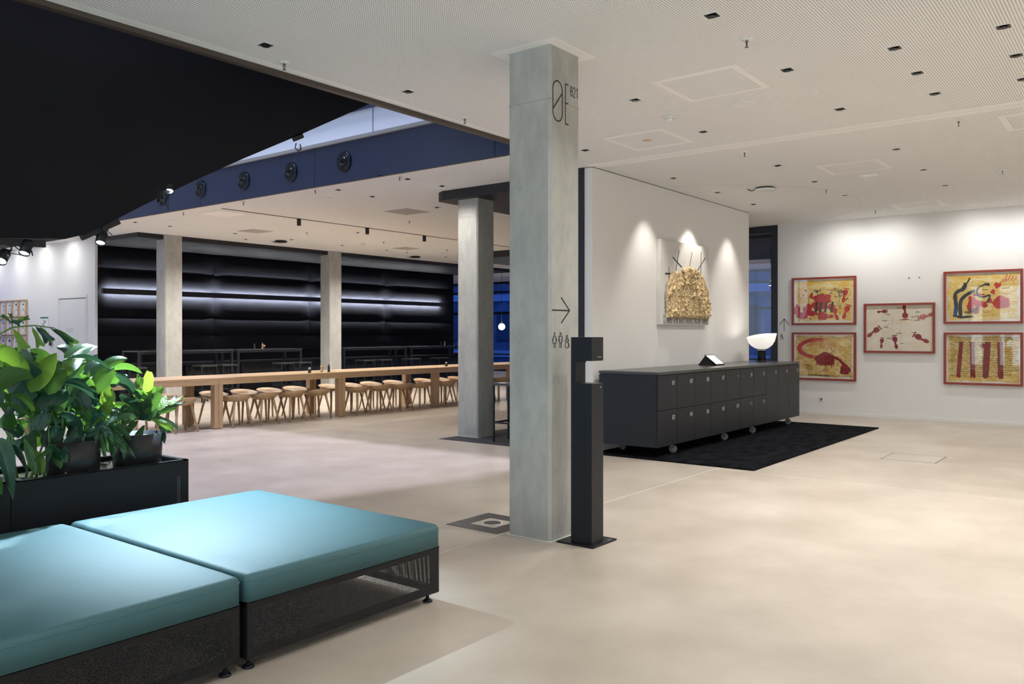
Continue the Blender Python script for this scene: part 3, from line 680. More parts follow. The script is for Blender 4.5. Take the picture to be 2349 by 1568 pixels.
# B bottom left
t, o, W, H, rnd = framed(5.119, 4.029, .59, 1.423, 'red framed print, bottom left of five, red smeared loop and dark red block on ochre', 'washO')
r_, d_, k_ = MB(), MB(), MB()
for q in range(9):
    e = rnd.uniform(-.035, .035)
    ribbon(r_, ell(.42 * W, .68 * H, (.33 + e) * W, (.20 + e) * H, 75 + rnd.uniform(-8, 8), 265 + rnd.uniform(-15, 15), 24), .013, o, RX, RY, RN, taper=True)
for q in range(16): x = .18 + .36 * q / 16; ribbon(r_, [(x * W, (.86 - .02 * abs(q - 8)) * H), ((x - .01) * W, (.74 + rnd.uniform(-.05, .03)) * H)], .013, o, RX, RY, RN, taper=True)
for q in range(9): x = .46 + .03 * q; ribbon(r_, [(x * W, .93 * H - abs(q - 1) * .012), ((x - .01) * W, (.68 + rnd.uniform(-.04, .04)) * H)], .012, o, RX, RY, RN, taper=True)
blob(d_, .53 * W, .44 * H, .165 * W, .15 * H, o + Vector(RN) * .001, RX, RY, RN, jit=.10, n=34, rnd=rnd)
for q in range(10): x = .39 + .031 * q; ribbon(d_, [(x * W, .38 * H), (x * W, (.24 + rnd.uniform(0, .07)) * H)], .026, o + Vector(RN) * .001, RX, RY, RN, taper=True)
ribbon(d_, [(.64 * W, .50 * H), (.76 * W, .43 * H), (.86 * W, .28 * H)], .05, o + Vector(RN) * .001, RX, RY, RN, smooth=True, rough=.2)
blob(d_, .855 * W, .21 * H, .085 * W, .115 * H, o + Vector(RN) * .001, RX, RY, RN, jit=.14, n=26, rnd=rnd)
for q in range(5): ribbon(d_, [((.20 + .025 * q) * W, (.34 - .01 * q) * H), ((.225 + .025 * q) * W, .17 * H)], .012, o, RX, RY, RN, taper=True)
for q in range(5): ribbon(d_, [((.52 + .02 * q) * W, (.24 - .01 * q) * H), ((.47 + .02 * q) * W, .15 * H)], .012, o, RX, RY, RN, taper=True)
for q in range(30): blob(k_, rnd.choice([rnd.uniform(.18, .45), rnd.uniform(.72, .92)]) * W, rnd.uniform(.10, .42) * H, .006, .006, o + Vector(RN) * .0015, RX, RY, RN, jit=.3, n=7, rnd=rnd)
ribbon(k_, [(.60 * W, .74 * H), (.66 * W, .60 * H)], .005, o + Vector(RN) * .002, RX, RY, RN); ribbon(k_, [(.69 * W, .64 * H), (.59 * W, .55 * H)], .005, o + Vector(RN) * .002, RX, RY, RN)
scribble(k_, .05 * W, .055 * H, .90 * W, .022, o + Vector(RN) * .002, rnd, .0028, 26); scribble(k_, .25 * W, .06 * H, .35 * W, .03, o + Vector(RN) * .002, rnd, .006, 16)
build_marks(t, {'red_smears': (r_, 'red'), 'dark_red_marks': (d_, 'darkred'), 'black_scribble': (k_, 'ink')})
# C middle
t, o, W, H, rnd = framed(3.902, 2.816, 1.08, 1.902, 'red framed print in the middle, ring of dark red footprints on cream paper', 'washC')
d_, p_, k_, og = MB(), MB(), MB(), MB()
foot(d_, .12 * W, .42 * H, .27, R(38), o, rnd); foot(d_, .45 * W, .20 * H, .24, R(100), o, rnd); foot(d_, .59 * W, .84 * H, .26, R(-85), o, rnd); foot(d_, .83 * W, .28 * H, .27, R(150), o, rnd)
foot(d_, .25 * W, .87 * H, .17, R(5), o, rnd); foot(d_, .24 * W, .18 * H, .19, R(85), o, rnd); foot(p_, .90 * W, .76 * H, .26, R(195), o, rnd)
for x, y in ((.33, .80), (.28, .66), (.50, .93), (.78, .84), (.72, .74), (.75, .66), (.55, .68), (.30, .52), (.35, .27), (.50, .38), (.72, .40), (.55, .16)):
    scribble(k_, (x - .03) * W, y * H, .075, .018, o + Vector(RN) * .001, rnd, .0035, 6)
for q in range(60): blob(og, rnd.gauss(.45, .14) * W, rnd.gauss(.62, .1) * H, .016, .003, o, RX, RY, RN, jit=.3, n=6, rot=rnd.uniform(0, 3), rnd=rnd)
build_marks(t, {'footprints': (d_, 'darkred'), 'pale_footprint': (p_, 'pinkred'), 'black_handwriting': (k_, 'ink'), 'ochre_flecks': (og, 'washY')})
# D top right
t, o, W, H, rnd = framed(2.690, 1.605, 1.556, 2.386, 'red framed print, top right of five, black brush strokes and red handprints on yellow', 'washY')
r_, g_, k_, b_, og = MB(), MB(), MB(), MB(), MB()
o1 = o + Vector(RN) * .001
ribbon(g_, [(.27 * W, .80 * H), (.24 * W, .68 * H), (.13 * W, .58 * H), (.14 * W, .30 * H), (.12 * W, .10 * H)], .055, o1, RX, RY, RN, smooth=True, rough=.16)
ribbon(g_, [(.33 * W, .90 * H), (.29 * W, .80 * H), (.22 * W, .70 * H)], .022, o1, RX, RY, RN, smooth=True, rough=.16); ribbon(g_, [(.40 * W, .64 * H), (.27 * W, .54 * H), (.20 * W, .40 * H), (.20 * W, .10 * H)], .05, o1, RX, RY, RN, smooth=True, rough=.16)
ribbon(g_, [(.60 * W, .74 * H), (.53 * W, .75 * H), (.44 * W, .68 * H), (.43 * W, .56 * H), (.50 * W, .50 * H), (.60 * W, .53 * H), (.56 * W, .38 * H)], .026, o1, RX, RY, RN, smooth=True, rough=.16)
blob(g_, .56 * W, .76 * H, .035 * W, .03 * H, o1, RX, RY, RN, jit=.3, rnd=rnd); ribbon(g_, [(.14 * W, .12 * H), (.2 * W, .09 * H), (.30 * W, .10 * H), (.38 * W, .10 * H)], .03, o1, RX, RY, RN, smooth=True, rough=.16)
for (cx, cy, rx, ry) in [(.36, .40, .06, .12), (.44, .36, .06, .08), (.52, .34, .05, .06), (.40, .22, .06, .06), (.33, .30, .05, .05), (.64, .60, .03, .05), (.70, .73, .045, .055), (.44, .55, .08, .03), (.60, .42, .03, .05)]: blob(r_, cx * W, cy * H, rx * W, ry * H, o, RX, RY, RN, jit=.25, n=24, rnd=rnd)
for k in range(40): blob(g_ if k % 3 else r_, rnd.uniform(.1, .92) * W, rnd.uniform(.1, .85) * H, rnd.uniform(.002, .008), rnd.uniform(.002, .007), o, RX, RY, RN, jit=.3, n=7, rnd=rnd)
blob(r_, .75 * W, .38 * H, .115 * W, .13 * H, o, RX, RY, RN, jit=.12, n=34, rnd=rnd)
for q in range(5): ribbon(r_, [((.76 + .028 * q) * W, (.52 + .01 * q) * H), ((.745 + .028 * q) * W, (.60 - .012 * q) * H)], .014, o, RX, RY, RN, taper=True)
for q in range(4): ribbon(r_, [((.80 + .04 * q) * W, (.84 - .01 * q) * H), ((.83 + .04 * q) * W, (.95 - .02 * q) * H)], .016, o, RX, RY, RN, taper=True)
for q in range(5): ribbon(r_, [((.73 + .02 * q) * W, (.77 + .01 * q) * H), ((.77 + .02 * q) * W, (.86) * H)], .010, o, RX, RY, RN, taper=True)
for q in range(5): scribble(k_, (.26 + .02 * q) * W, (.16 + .02 * q) * H, .12, .05, o1, rnd, .007, 4)
scribble(k_, .50 * W, .64 * H, .08, .02, o1, rnd, .003, 5); scribble(k_, .76 * W, .66 * H, .10, .03, o1, rnd, .003, 5)
ribbon(b_, [(.125 * W, .30 * H), (.12 * W, .20 * H), (.115 * W, .13 * H)], .035, o + Vector(RN) * .003, RX, RY, RN)
scribble(og, .50 * W, .18 * H, .10, .03, o1, rnd, .006, 6)
build_marks(t, {'black_brush_strokes': (g_, 'greyprint'), 'red_handprints': (r_, 'red'), 'black_scribble': (k_, 'ink'), 'blue_stroke': (b_, 'bluep'), 'orange_scribble': (og, 'orange')})
# E bottom right
t, o, W, H, rnd = framed(2.690, 1.605, .597, 1.4205, 'red framed print, bottom right of five, four upright red bars over handwriting', 'washO')
r_, k_ = MB(), MB()
for x, dx, wd in ((.17, .04, .058), (.37, -.01, .066), (.54, .03, .085), (.74, -.005, .075)):
    pts = [((x + dx * q / 5) * W, (.13 + .72 * q / 5) * H) for q in range(6)]; ribbon(r_, pts, wd, o + Vector(RN) * .001, RX, RY, RN, smooth=True, rough=.07)
    for e in range(6): blob(r_, (x + rnd.uniform(-.03, .03)) * W, (.12 + rnd.uniform(0, .02)) * H, .012, .02, o + Vector(RN) * .001, RX, RY, RN, jit=.3, rnd=rnd)
blob(r_, .50 * W, .77 * H, .04 * W, .045 * H, o, RX, RY, RN, jit=.3, rnd=rnd); ribbon(r_, [(.745 * W, .83 * H), (.742 * W, .95 * H)], .02, o, RX, RY, RN)
for ln in range(18):
    y = .93 - .047 * ln; x = .04 + rnd.uniform(0, .03)
    while x < .93 - (0.15 if ln > 14 else 0):
        wd = rnd.uniform(.05, .12); scribble(k_, x * W, y * H, wd * W, .020, o + Vector(RN) * .0024, rnd, .0026, 6); x += wd + rnd.uniform(.012, .03)
build_marks(t, {'red_bars': (r_, 'darkred'), 'black_handwriting': (k_, 'ink')})

# ================================================================== RELIEF PANEL ON THE WHITE PARTITION
rp = thing('relief_artwork', 'white canvas with gold crumpled twin mounds and thin black strokes above counter', 'artwork', (10.53, 5.16, 1.52))
MB().box(9.79, 11.27, 5.145, 5.203, 1.522, 2.648).build('canvas', M['boardcanvas'], rp)
MB().box(9.86, 11.26, 5.143, 5.146, 1.53, 1.65).build('grey_strip', M['boardgrey'], rp)
def mound():
    import mathutils.noise as no
    mb = MB(); nx, nz = 74, 64; vs = []; fs = []; idx = {}
    xa, xb = 9.95, 11.26
    def top(x):
        a = 2.25 - 1.6 * (x - 10.23) ** 2 - (0.9 * max(0, 10.05 - x) ** 1.0) * 1.5
        b = 2.335 - 0.9 * (x - 10.66) ** 2 - (1.9 * max(0, x - 11.0) ** 1.6)
        c_ = -1 if abs(x - 10.36) < 0.02 else 0
        return max(a if x < 10.38 else -9, b if x > 10.34 else -9) + 0.02 * no.noise(Vector((x * 25, 0, 3))) + c_ * 0.12
    for i in range(nx + 1):
        x = xa + (xb - xa) * i / nx; zt = top(x); zb = 1.605 + 0.012 * no.noise(Vector((x * 20, 5, 0)))
        for j in range(nz + 1):
            q = j / nz; z = zb + (zt - zb) * q
            e = min(1, min(i, nx - i) / 5) ** .5 * min(1, min(j, nz - j) / 4) ** .5
            n_ = no.turbulence(Vector((x * 9, z * 9, 1.5)), 5, False) * 0.060 + 0.026 * no.noise(Vector((x * 22, z * 22, 0)))
            xx = x + 0.012 * no.noise(Vector((z * 22, x * 3, 7)))
            ridge = 0.04 * math.exp(-((x - (10.95 - 0.55 * (z - 1.6))) ** 2) / 0.0018)
            vs.append((xx, 5.143 - e * (0.045 + max(0, n_) + ridge), z))
    for i in range(nx):
        for j in range(nz): a = i * (nz + 1) + j; fs.append((a, a + nz + 1, a + nz + 2, a + 1))
    return mb.add(vs, fs, False)
mound().build('gold_relief', M['gold'], rp)
st = MB(); FA = (0, 5.1435, 0)
def ap(*l): return [(onY(1480 + a / 4.61, 520 + b / 4.61, 5.143)[0], onY(1480 + a / 4.61, 520 + b / 4.61, 5.143)[2]) for a, b in l]
for l, wd in (([(358, 245), (325, 460)], .010), ([(292, 320), (386, 425)], .015), ([(497, 268), (468, 420)], .008), ([(592, 268), (588, 525)], .012), ([(638, 325), (546, 474)], .012), ([(250, 422), (250, 580)], .009), ([(212, 494), (285, 496)], .022)):
    (lambda q_: (ribbon(q_, ap(*l), wd, FA, OX, OY, ON), q_.build('black_stroke', M['ink'], rp)))(MB())
text(st, 'RETRAT DE KAMIP', 9.98, 1.545, 0.085, 0.045, 0.085, 0.008, (0, 5.1425, 0), OX, OY, ON)
rnd = random.Random(4)
for k in range(22): x = 9.90 + rnd.uniform(0, .06); z = rnd.uniform(1.62, 2.0); ribbon(st, [(x, z), (x + rnd.uniform(-.02, .02), z + rnd.uniform(.03, .1))], .004, (0, 5.1435, 0), OX, OY, ON)
st.build('scratched_lettering', M['ink'], rp)['kind'] = 'stuff'
tag(centred('artwork_label', MB().box(11.06, 11.18, 5.198, 5.205, 1.485, 1.50), M['paper']), 'tiny caption plate on the wall below the gold artwork', 'label')

# ================================================================== LOCKER COUNTER ON WHEELS
RUGZ = 0.018
rug = MB().box(8.19, 13.0, 3.245, 5.19, 0.0, RUGZ, 0.006)
tag(centred('carpet', rug, M['rug']), 'black soft pile carpet under the locker counter', 'rug')
lk = thing('locker_counter', 'long anthracite rolling locker counter with numbered doors on the black carpet', 'counter', (10.53, 4.74, RUGZ))
LX0, LX1, LY0, LY1, LZ0, LZ1 = 8.231, 12.832, 4.36, 5.12, 0.133, 0.933
MB().box(LX0, LX1, LY0 + 0.02, LY1, LZ0, LZ1).build('body', M['locker'], lk)
MB().box(LX0, LX1, LY0 - 0.002, LY1 + 0.005, 0.942, 0.972).build('worktop', M['lockertop'], lk)
MB().box(LX0 + .01, LX1 - .01, LY0 + .012, LY1 - .01, 0.932, 0.943).build('shadow_gap', M['black'], lk)
pit = (LX1 - LX0 - 0.006) / 10; g = 0.003
nums = [('01', '02'), ('03', '04'), ('05', '06'), ('07', '08'), ('', '09'), ('10', '11'), ('12', '13')]
def locker_door(x0, x1, z0, z1, s_):
    d = MB().box(x0 + g, x1 - g, LY0, LY0 + 0.019, z0 + g, z1 - g).build('locker_door', M['locker'], lk)
    t_ = MB(); fo = (0, LY0 - 0.0002, 0)
    if s_: text(t_, s_, x1 - 0.115, z1 - 0.115, 0.046, 0.024, 0.038, 0.0065, fo, OX, OY, ON, 0.0008)
    else: ribbon(t_, [(x1 - .065, z1 - .08), (x1 - .05, z1 - .10)], .012, fo, OX, OY, ON, 0.0008)
    t_.build('door_number', M['lettergrey'], d, ('grey number ' + s_) if s_ else 'small grey mark')
for i in range(10):
    a = LX0 + .003 + pit * i; b = a + pit
    if i < 7: locker_door(a, b, 0.541, LZ1, nums[i][0]); locker_door(a, b, LZ0, 0.541, nums[i][1])
    else: locker_door(a, b, LZ0, LZ1, str(14 + i - 7))
def caster(x, y, ang=0.4):
    c = MB(); ax = Vector((cos(ang), sin(ang), 0)); r = 0.048; cz = RUGZ + r
    pw_ = MB().lathe([(r * .3, -.014), (r * .9, -.014), (r, -.009), (r, .009), (r * .9, .014), (r * .3, .014)], (x, y, cz), ax, 20)
    fk = MB(); p = Vector((x, y, 0)); up = Vector((-sin(ang), cos(ang), 0)) * 0.028
    for s_ in (-1, 1):
        q = p + ax * 0.02 * s_; fk.tube([(q.x + up.x, q.y + up.y, 0.125), (q.x, q.y, cz)], 0.007, 6)
    fk.lathe([(0.024, 0.118), (0.024, 0.128), (.035, .1285), (.035, .133)], (x + up.x, y + up.y, 0), (0, 0, 1), 12)
    fk.tube([(x - ax.x * .026, y - ax.y * .026, cz), (x + ax.x * .026, y + ax.y * .026, cz)], 0.008, 8)
    k = fk.build('caster', M['chrome'], lk); pw_.build('wheel', M['rubber'], k)
for x, y, a_ in ((8.75, 4.44, .5), (10.2, 4.44, .7), (11.14, 4.44, .8), (12.55, 4.44, .9), (8.62, 5.03, 1.2), (10.2, 5.03, .2), (12.55, 5.03, .4)): caster(x, y, a_)

# tablet on its stand
tb = thing('tablet', 'tilted tablet with white screen on black wedge stand, on the counter', 'tablet', (10.6, 4.78, 0.972))
zz = 0.972
tx0, tx1 = 10.46, 10.72
for xa in (tx0, tx1 - .012): MB().prism([(xa, 4.93, zz), (xa, 4.83, zz + .128), (xa, 4.69, zz)], (.012, 0, 0)).build('stand_side', M['blackmetal'], tb)
MB().prism([(tx0, 4.93, zz), (tx0, 4.83, zz + .128), (tx0, 4.822, zz + .124), (tx0, 4.92, zz)], (tx1 - tx0, 0, 0)).build('stand_back', M['blackmetal'], tb)
pa, pb = Vector((tx0 - .008, 4.838, zz + .136)), Vector((tx0 - .008, 4.665, zz + .004)); uv_ = (pb - pa).normalized(); dn = Vector((0, uv_.z, -uv_.y)).normalized(); dn = dn if dn.z > 0 else -dn; dn *= .009; WX = Vector((tx1 - tx0 + .016, 0, 0))
MB().prism([pa, pb, pb + dn, pa + dn], WX).build('tablet_body', M['blackmetal'], tb)
qa, qb = pa + uv_ * .016 + dn * 1.02 + Vector((.016, 0, 0)), pb - uv_ * .016 + dn * 1.02 + Vector((.016, 0, 0))
MB().prism([qa, qb, qb + dn * .08, qa + dn * .08], WX - Vector((.032, 0, 0))).build('screen', M['screen'], tb)

# table lamp with tilted white glass bowl
tl = thing('table_lamp', 'table lamp with white glass bowl shade on black ribbed base, on the counter', 'lamp', (12.42, 4.80, 0.972))
lx, ly, lz = 12.42, 4.80, 0.972
b = MB().lathe([(.085, 0), (.085, .012), (.06, .016), (.06, .02), (.052, .02), (.052, .165), (.056, .17), (.056, .185), (.04, .19)], (lx, ly, lz), (0, 0, 1), 28); b.build('base', M['blackmetal'], tl)
for k in range(18):
    a = 2 * pi * k / 18; MB().box(-.003, .003, -.003, .003, 0, .001); MB().tube([(lx + .056 * cos(a), ly + .056 * sin(a), lz + .022), (lx + .056 * cos(a), ly + .056 * sin(a), lz + .162)], .004, 5).build('rib', M['blackmetal'], tl)
MB().lathe([(.060, .168), (.060, .180)], (lx, ly, lz), (0, 0, 1), 24).build('collar', M['chrome'], tl)
sh = MB(); pr = [(0.045, .19), (.09, .20), (.155, .245), (.195, .30), (.215, .365), (.222, .40), (.216, .40), (.208, .365), (.188, .305), (.150, .252), (.085, .208), (0.0001, .205)]
sh.lathe(pr, (0, 0, 0), (0, 0, 1), 32)
sh.v = [(x + 0, y, z + (0.16 * (x * 0.61 - y * 0.79) * max(0, (z - .2)) / .2) + .35 * ((x * .79 + y * .61) ** 2) * (z > .3)) for x, y, z in sh.v]
sh.v = [(lx + x, ly + y, lz + z) for x, y, z in sh.v]
sh.build('glass_shade', M['shade'], tl)
cd = MB().tube([(lx + .05, ly - .05, lz + .006), (lx + .13, ly - .08, lz + .006), (lx + .2, ly - .02, lz + .006), (lx + .26, ly + .03, lz + .006), (lx + .3, ly + .1, lz + .006)], .004, 6); cd.build('cord', M['black'], tl)
pl_ = bpy.data.lights.new('lamp', 'POINT'); pl_.energy = 6; pl_.color = (1, .92, .82); pl_.shadow_soft_size = .05
po = bpy.data.objects.new('lamp', pl_); C.objects.link(po); po.location = (lx, ly, lz + .36); pl_.energy = 1.3

# ================================================================== DISPENSER PILLAR
dp = thing('sanitiser_dispenser', 'slim black sanitiser dispenser pillar with notched head beside the near column', 'dispenser', (4.71, 3.02, 0))
MB().box(4.58, 4.88, 2.895, 3.185, 0.0, 0.012, 0.003).build('base_plate', M['blackmetal'], dp)
MB().box(4.62, 4.763, 2.93, 3.095, 0.012, 1.07, 0.002).build('post', M['locker'], dp)
MB().box(4.62, 4.735, 3.055, 3.095, 1.07, 1.22).build('neck', M['locker'], dp)
MB().box(4.62, 4.763, 2.93, 3.095, 1.22, 1.377, 0.002).build('head', M['locker'], dp)
MB().lathe([(0.01, 0), (0.007, 0.012)], (4.69, 3.03, 1.208), (0, 0, 1), 10).build('nozzle', M['black'], dp)
MB().box(4.64, 4.745, 2.95, 3.04, 1.069, 1.0712).build('drip_tray', M['steel'], dp, 'thin steel drip tray')
lg = MB(); 
for k in range(9): ribbon(lg, [(4.692 + .0052 * k, 1.243), (4.6945 + .0052 * k, 1.2475)], .0016, (0, 2.9295, 0), OX, OY, ON, .0006)
ribbon(lg, [(4.690, 1.2452), (4.738, 1.2452)], .0012, (0, 2.9295, 0), OX, OY, ON, .0006)
lg.build('small_lettering', M['lettergrey'], dp)
MB().lathe([(.006, 0), (.006, .003)], (4.722, 2.929, 1.045), (0, -1, 0), 12).build('lock', M['chrome'], dp)
ribbon(lg := MB(), [(4.79, 2.915), (4.835, 2.915)], .004, (0, 0, .0122), (1, 0, 0), (0, 1, 0), (0, 0, 1), .0006); lg.build('base_lettering', M['lettergrey'], dp)

# ================================================================== FLOOR BOXES
fb = thing('floor_box', 'square metal floor box with pale insert and disc, beside the near column', 'floor box', (4.75, 3.88, 0))
f = MB(); a0, a1, b0, b1 = 4.51, 4.998, 3.64, 4.124; i0, i1, j0, j1 = 4.635, 4.872, 3.765, 3.998; h_ = .003
f.box(a0, a1, b0, j0, 0, h_).box(a0, a1, j1, b1, 0, h_).box(a0, i0, j0, j1, 0, h_).box(i1, a1, j0, j1, 0, h_); f.build('frame', M['steel'], fb)
MB().box(i0, i1, j0, j1, 0, .002).build('insert', M['floor'], fb)
MB().lathe([(.075, .001), (.075, .0035), (.066, .0035)], (4.753, 3.882, 0), (0, 0, 1), 28).build('disc_rim', M['white'], fb)
MB().lathe([(.066, .001), (.066, .004)], (4.753, 3.882, 0), (0, 0, 1), 28).build('disc', M['steel'], fb)
for x, y in ((4.57, 3.70), (4.94, 3.70), (4.57, 4.06), (4.94, 4.06)): MB().lathe([(.008, 0), (.008, .0045)], (x, y, 0), (0, 0, 1), 10).build('screw', M['chrome'], fb)
fh = thing('floor_hatch', 'rectangular screed-filled floor hatch with thin bright edge, in front of right wall', 'floor hatch', (10.17, 2.17, 0))
f = MB(); a0, a1, b0, b1 = 9.875, 10.462, 1.886, 2.448; e = .012
f.box(a0, a1, b0, b0 + e, 0, h_).box(a0, a1, b1 - e, b1, 0, h_).box(a0, a0 + e, b0, b1, 0, h_).box(a1 - e, a1, b0, b1, 0, h_); f.build('frame', M['chrome'], fh)
MB().box(a0 + e, a1 - e, b0 + e, b1 - e, 0, .0018).build('infill', M['floor'], fh)
# dark mat under the second column
tag(centred('floor_mat', MB().box(8.10, 12.6, 5.45, 7.55, 0, 0.003), M['mat']), 'dark rectangular floor mat under the concrete column and bar stool', 'mat')

# ================================================================== LONG OAK TABLES
def table(x0, x1, label):
    t = thing('oak_table', label, 'table', ((x0 + x1) / 2, 11.32, 0), 'long oak tables in a row')
    y0, y1, zt = 10.88, 11.76, 0.752; ap_ = .10
    MB().box(x0, x1, y0, y1, zt - .035, zt, .003).build('tabletop', M['oak'], t)
    MB().box(x0 + .001, x1 - .001, y0 + .001, y0 + .03, zt - ap_, zt - .035).build('apron', M['oak'], t); MB().box(x0 + .001, x1 - .001, y1 - .03, y1 - .001, zt - ap_, zt - .035).build('apron', M['oak'], t)
    for xa, xb in ((x0 + .002, x0 + .068), (x1 - .068, x1 - .002)):
        for ya, yb in ((y0 + .002, y0 + .11), (y1 - .11, y1 - .002)): MB().box(xa, xb, ya, yb, 0.008, zt - ap_, .003).build('leg', M['oakv'], t)
    return t
J = [4.638, 6.976, 9.314, 11.652, 13.99, 16.33]
lab = ['oak dining table at the left end, partly behind the planter', 'second oak dining table from the left, with mills at its right end', 'third oak dining table from the left, left of the mat column', 'oak dining table passing behind the mat column', 'farthest oak dining table, right of the mat column']
for i in range(5): table(J[i] + .001, J[i + 1] - .001, lab[i])

# oak stools
def make_stool():
    t = thing('oak_stool', '', 'stool')
    # seat shell: dished bowl, rear rim raised (rear = -Y)
    n = 32; vs = []; fs = []
    def rim(a):
        c_ = cos(a); s_ = sin(a); ex = 2.35
        r = 1 / ((abs(c_) ** ex + abs(s_) ** ex) ** (1 / ex)); return r
    rings = []
    for kind, rr, zf, zb, dy in (('u', .02, .384, .384, 0), ('u', .13, .384, .384, 0), ('u', .160, .394, .398, 0), ('u', .226, .428, .496, 0), ('i', .219, .434, .501, 0), ('i', .17, .414, .452, 0), ('i', .11, .405, .416, 0), ('i', .02, .402, .402, 0)):
        ring = []
        for k in range(n):
            a = 2 * pi * k / n; back = (1 - sin(a)) / 2; bk = back ** 1.2
            z = zf + (zb - zf) * bk; q = rim(a) if rr > .15 else 1
            xx = rr * q * cos(a) * (1.0 if rr < .2 else 1.0); yy = rr * q * sin(a) * .93
            ring.append((xx, yy + dy, z))
        rings.append(ring)
    for r in rings: vs += r
    for i in range(len(rings) - 1):
        for k in range(n): fs.append((i * n + k, i * n + (k + 1) % n, (i + 1) * n + (k + 1) % n, (i + 1) * n + k))
    fs.append(tuple(range(n))[::-1]); fs.append(tuple((len(rings) - 1) * n + k for k in range(n)))
    MB().add(vs, fs, True).build('seat', M['oakseat'], t, local=True)
    for sx in (-1, 1):
        for sy in (-1, 1):
            MB().tube([(sx * .105, sy * .10, .39), (sx * .172, sy * .165, 0)], .0195, 10, r1=.0135).build('leg', M['oakv'], t, local=True)
    return t
proto = make_stool(); first = True
near = [(5.85, 'near row, leftmost stool mostly hidden behind the planter foliage'), (6.43, 'nearest oak stool, just right of the plants'), (7.33, 'near row stool just right of first table leg pair'), (7.81, 'near row, second stool right of first table leg pair'), (8.34, 'near row, third stool right of first table leg pair'), (8.84, 'near row stool just left of second table leg pair'),
        (9.72, 'near row stool just right of second table leg pair'), (10.24, 'near row, second stool right of second table leg pair'), (10.78, 'near row, third stool right of second table leg pair'), (11.28, 'near row stool just left of third table leg pair'), (11.97, 'near row stool partly hidden by the left edge of the mat column'),
        (13.18, 'near row stool glimpsed just right of the mat column'), (13.64, 'near row stool glimpsed behind the black bar stool')]
far = [(6.66, 'far row, leftmost oak stool behind the nearest stool'), (7.37, 'far row stool seen through the first table leg pair'), (7.92, 'far row, first stool right of first table leg pair'), (8.41, 'far row, second stool right of first table leg pair'), (8.93, 'far row, third stool right of first table leg pair'), (9.70, 'far row stool just left of second table leg pair'),
       (10.17, 'far row stool just right of second table leg pair'), (10.66, 'far row, second stool right of second table leg pair'), (11.24, 'far row, third stool right of second table leg pair'), (12.09, 'far row stool just left of third table leg pair'), (12.58, 'far row stool just right of third table leg pair'),
       (13.1, 'far row stool cut by the left edge of the mat column'), (15.2, 'far row stool glimpsed right of the mat column')]
rs = random.Random(11)
for row, y, base in ((near, 10.975, 0), (far, 11.62, pi)):
    for x, l in row:
        o_ = proto if first else copy_tree(proto); first = False
        o_.location = (x, y + rs.uniform(-.012, .012), 0); o_.rotation_euler = (0, 0, base + rs.uniform(-.10, .10))
        o_['label'] = 'oak stool with dished seat, ' + l if len(l.split()) < 10 else 'oak stool, ' + l; o_['category'] = 'stool'; o_['group'] = 'oak stools along the ' + ('near' if base == 0 else 'far') + ' side of the long table'

# items on the oak table
def mill(x, y, z, m, label, h=.125, r=.025, group=None):
    t = thing('pepper_mill', label, 'mill', (x, y, z), group)
    MB().lathe([(r, 0), (r, .012), (r * .7, .03), (r * .85, .05), (r * .62, .068), (r * .55, .072)], (x, y, z), n=14).build('body', m, t)
    MB().lathe([(r * .6, .073), (r * .9, .08), (r * .95, .095), (r * .6, .106), (.006, .108), (.006, .112), (.009, .116), (.006, h)], (x, y, z), n=14).build('head', m, t)
    return t
def cup(x, y, z, label):
    t = thing('sachet_cup', label, 'cup', (x, y, z))
    MB().lathe([(.026, 0), (.032, .062), (.029, .062), (.024, .006)], (x, y, z), n=16).build('cup', M['glasscup'], t)
    rk = random.Random(int(x * 100))
    for k in range(6):
        a = rk.uniform(0, 6.28); px, py = x + .012 * cos(a), y + .012 * sin(a)
        MB().box(px - .011, px + .011, py - .002, py + .002, z + .02, z + .078 + rk.uniform(0, .012)).build('sachet', M['paperw'], t)
cup(8.80, 11.10, .752, 'small dark cup of white sachets beside the two mills on the oak table')
mill(9.10, 11.16, .752, M['cream'], 'pale wooden mill on the oak table, left of the black one', .138, .028)
mill(9.22, 11.12, .752, M['black'], 'black mill on the oak table, right of the pale one', .138, .025)
cup(12.22, 11.16, .752, 'small dark cup of white sachets alone near the mat column')

# ================================================================== BLACK HIGH TABLES, BAR STOOLS
def high_table(x0, x1, label):
    t = thing('high_table', label, 'table', ((x0 + x1) / 2, 16.08, 0), 'black high tables along the padded wall')
    MB().box(x0, x1, 15.75, 16.4, 1.035, 1.06).build('tabletop', M['lockertop'], t)
    for x in (x0 + .002, x1 - .052):
        for y in (15.752, 16.348): MB().box(x, x + .05, y, y + .05, 0, 1.035).build('leg', M['locker'], t)
    MB().box(x0 + .05, x1 - .05, 15.76, 15.79, .99, 1.035).build('rail', M['locker'], t); MB().box(x0 + .05, x1 - .05, 16.36, 16.39, .99, 1.035).build('rail', M['locker'], t)
high_table(8.34, 10.45, 'black high table at the far left, behind the left column'); high_table(10.55, 12.27, 'black high table between the two far columns')
high_table(13.52, 15.70, 'black high table just right of the middle far column'); high_table(15.87, 18.1, 'black high table at the right end of the padded wall')
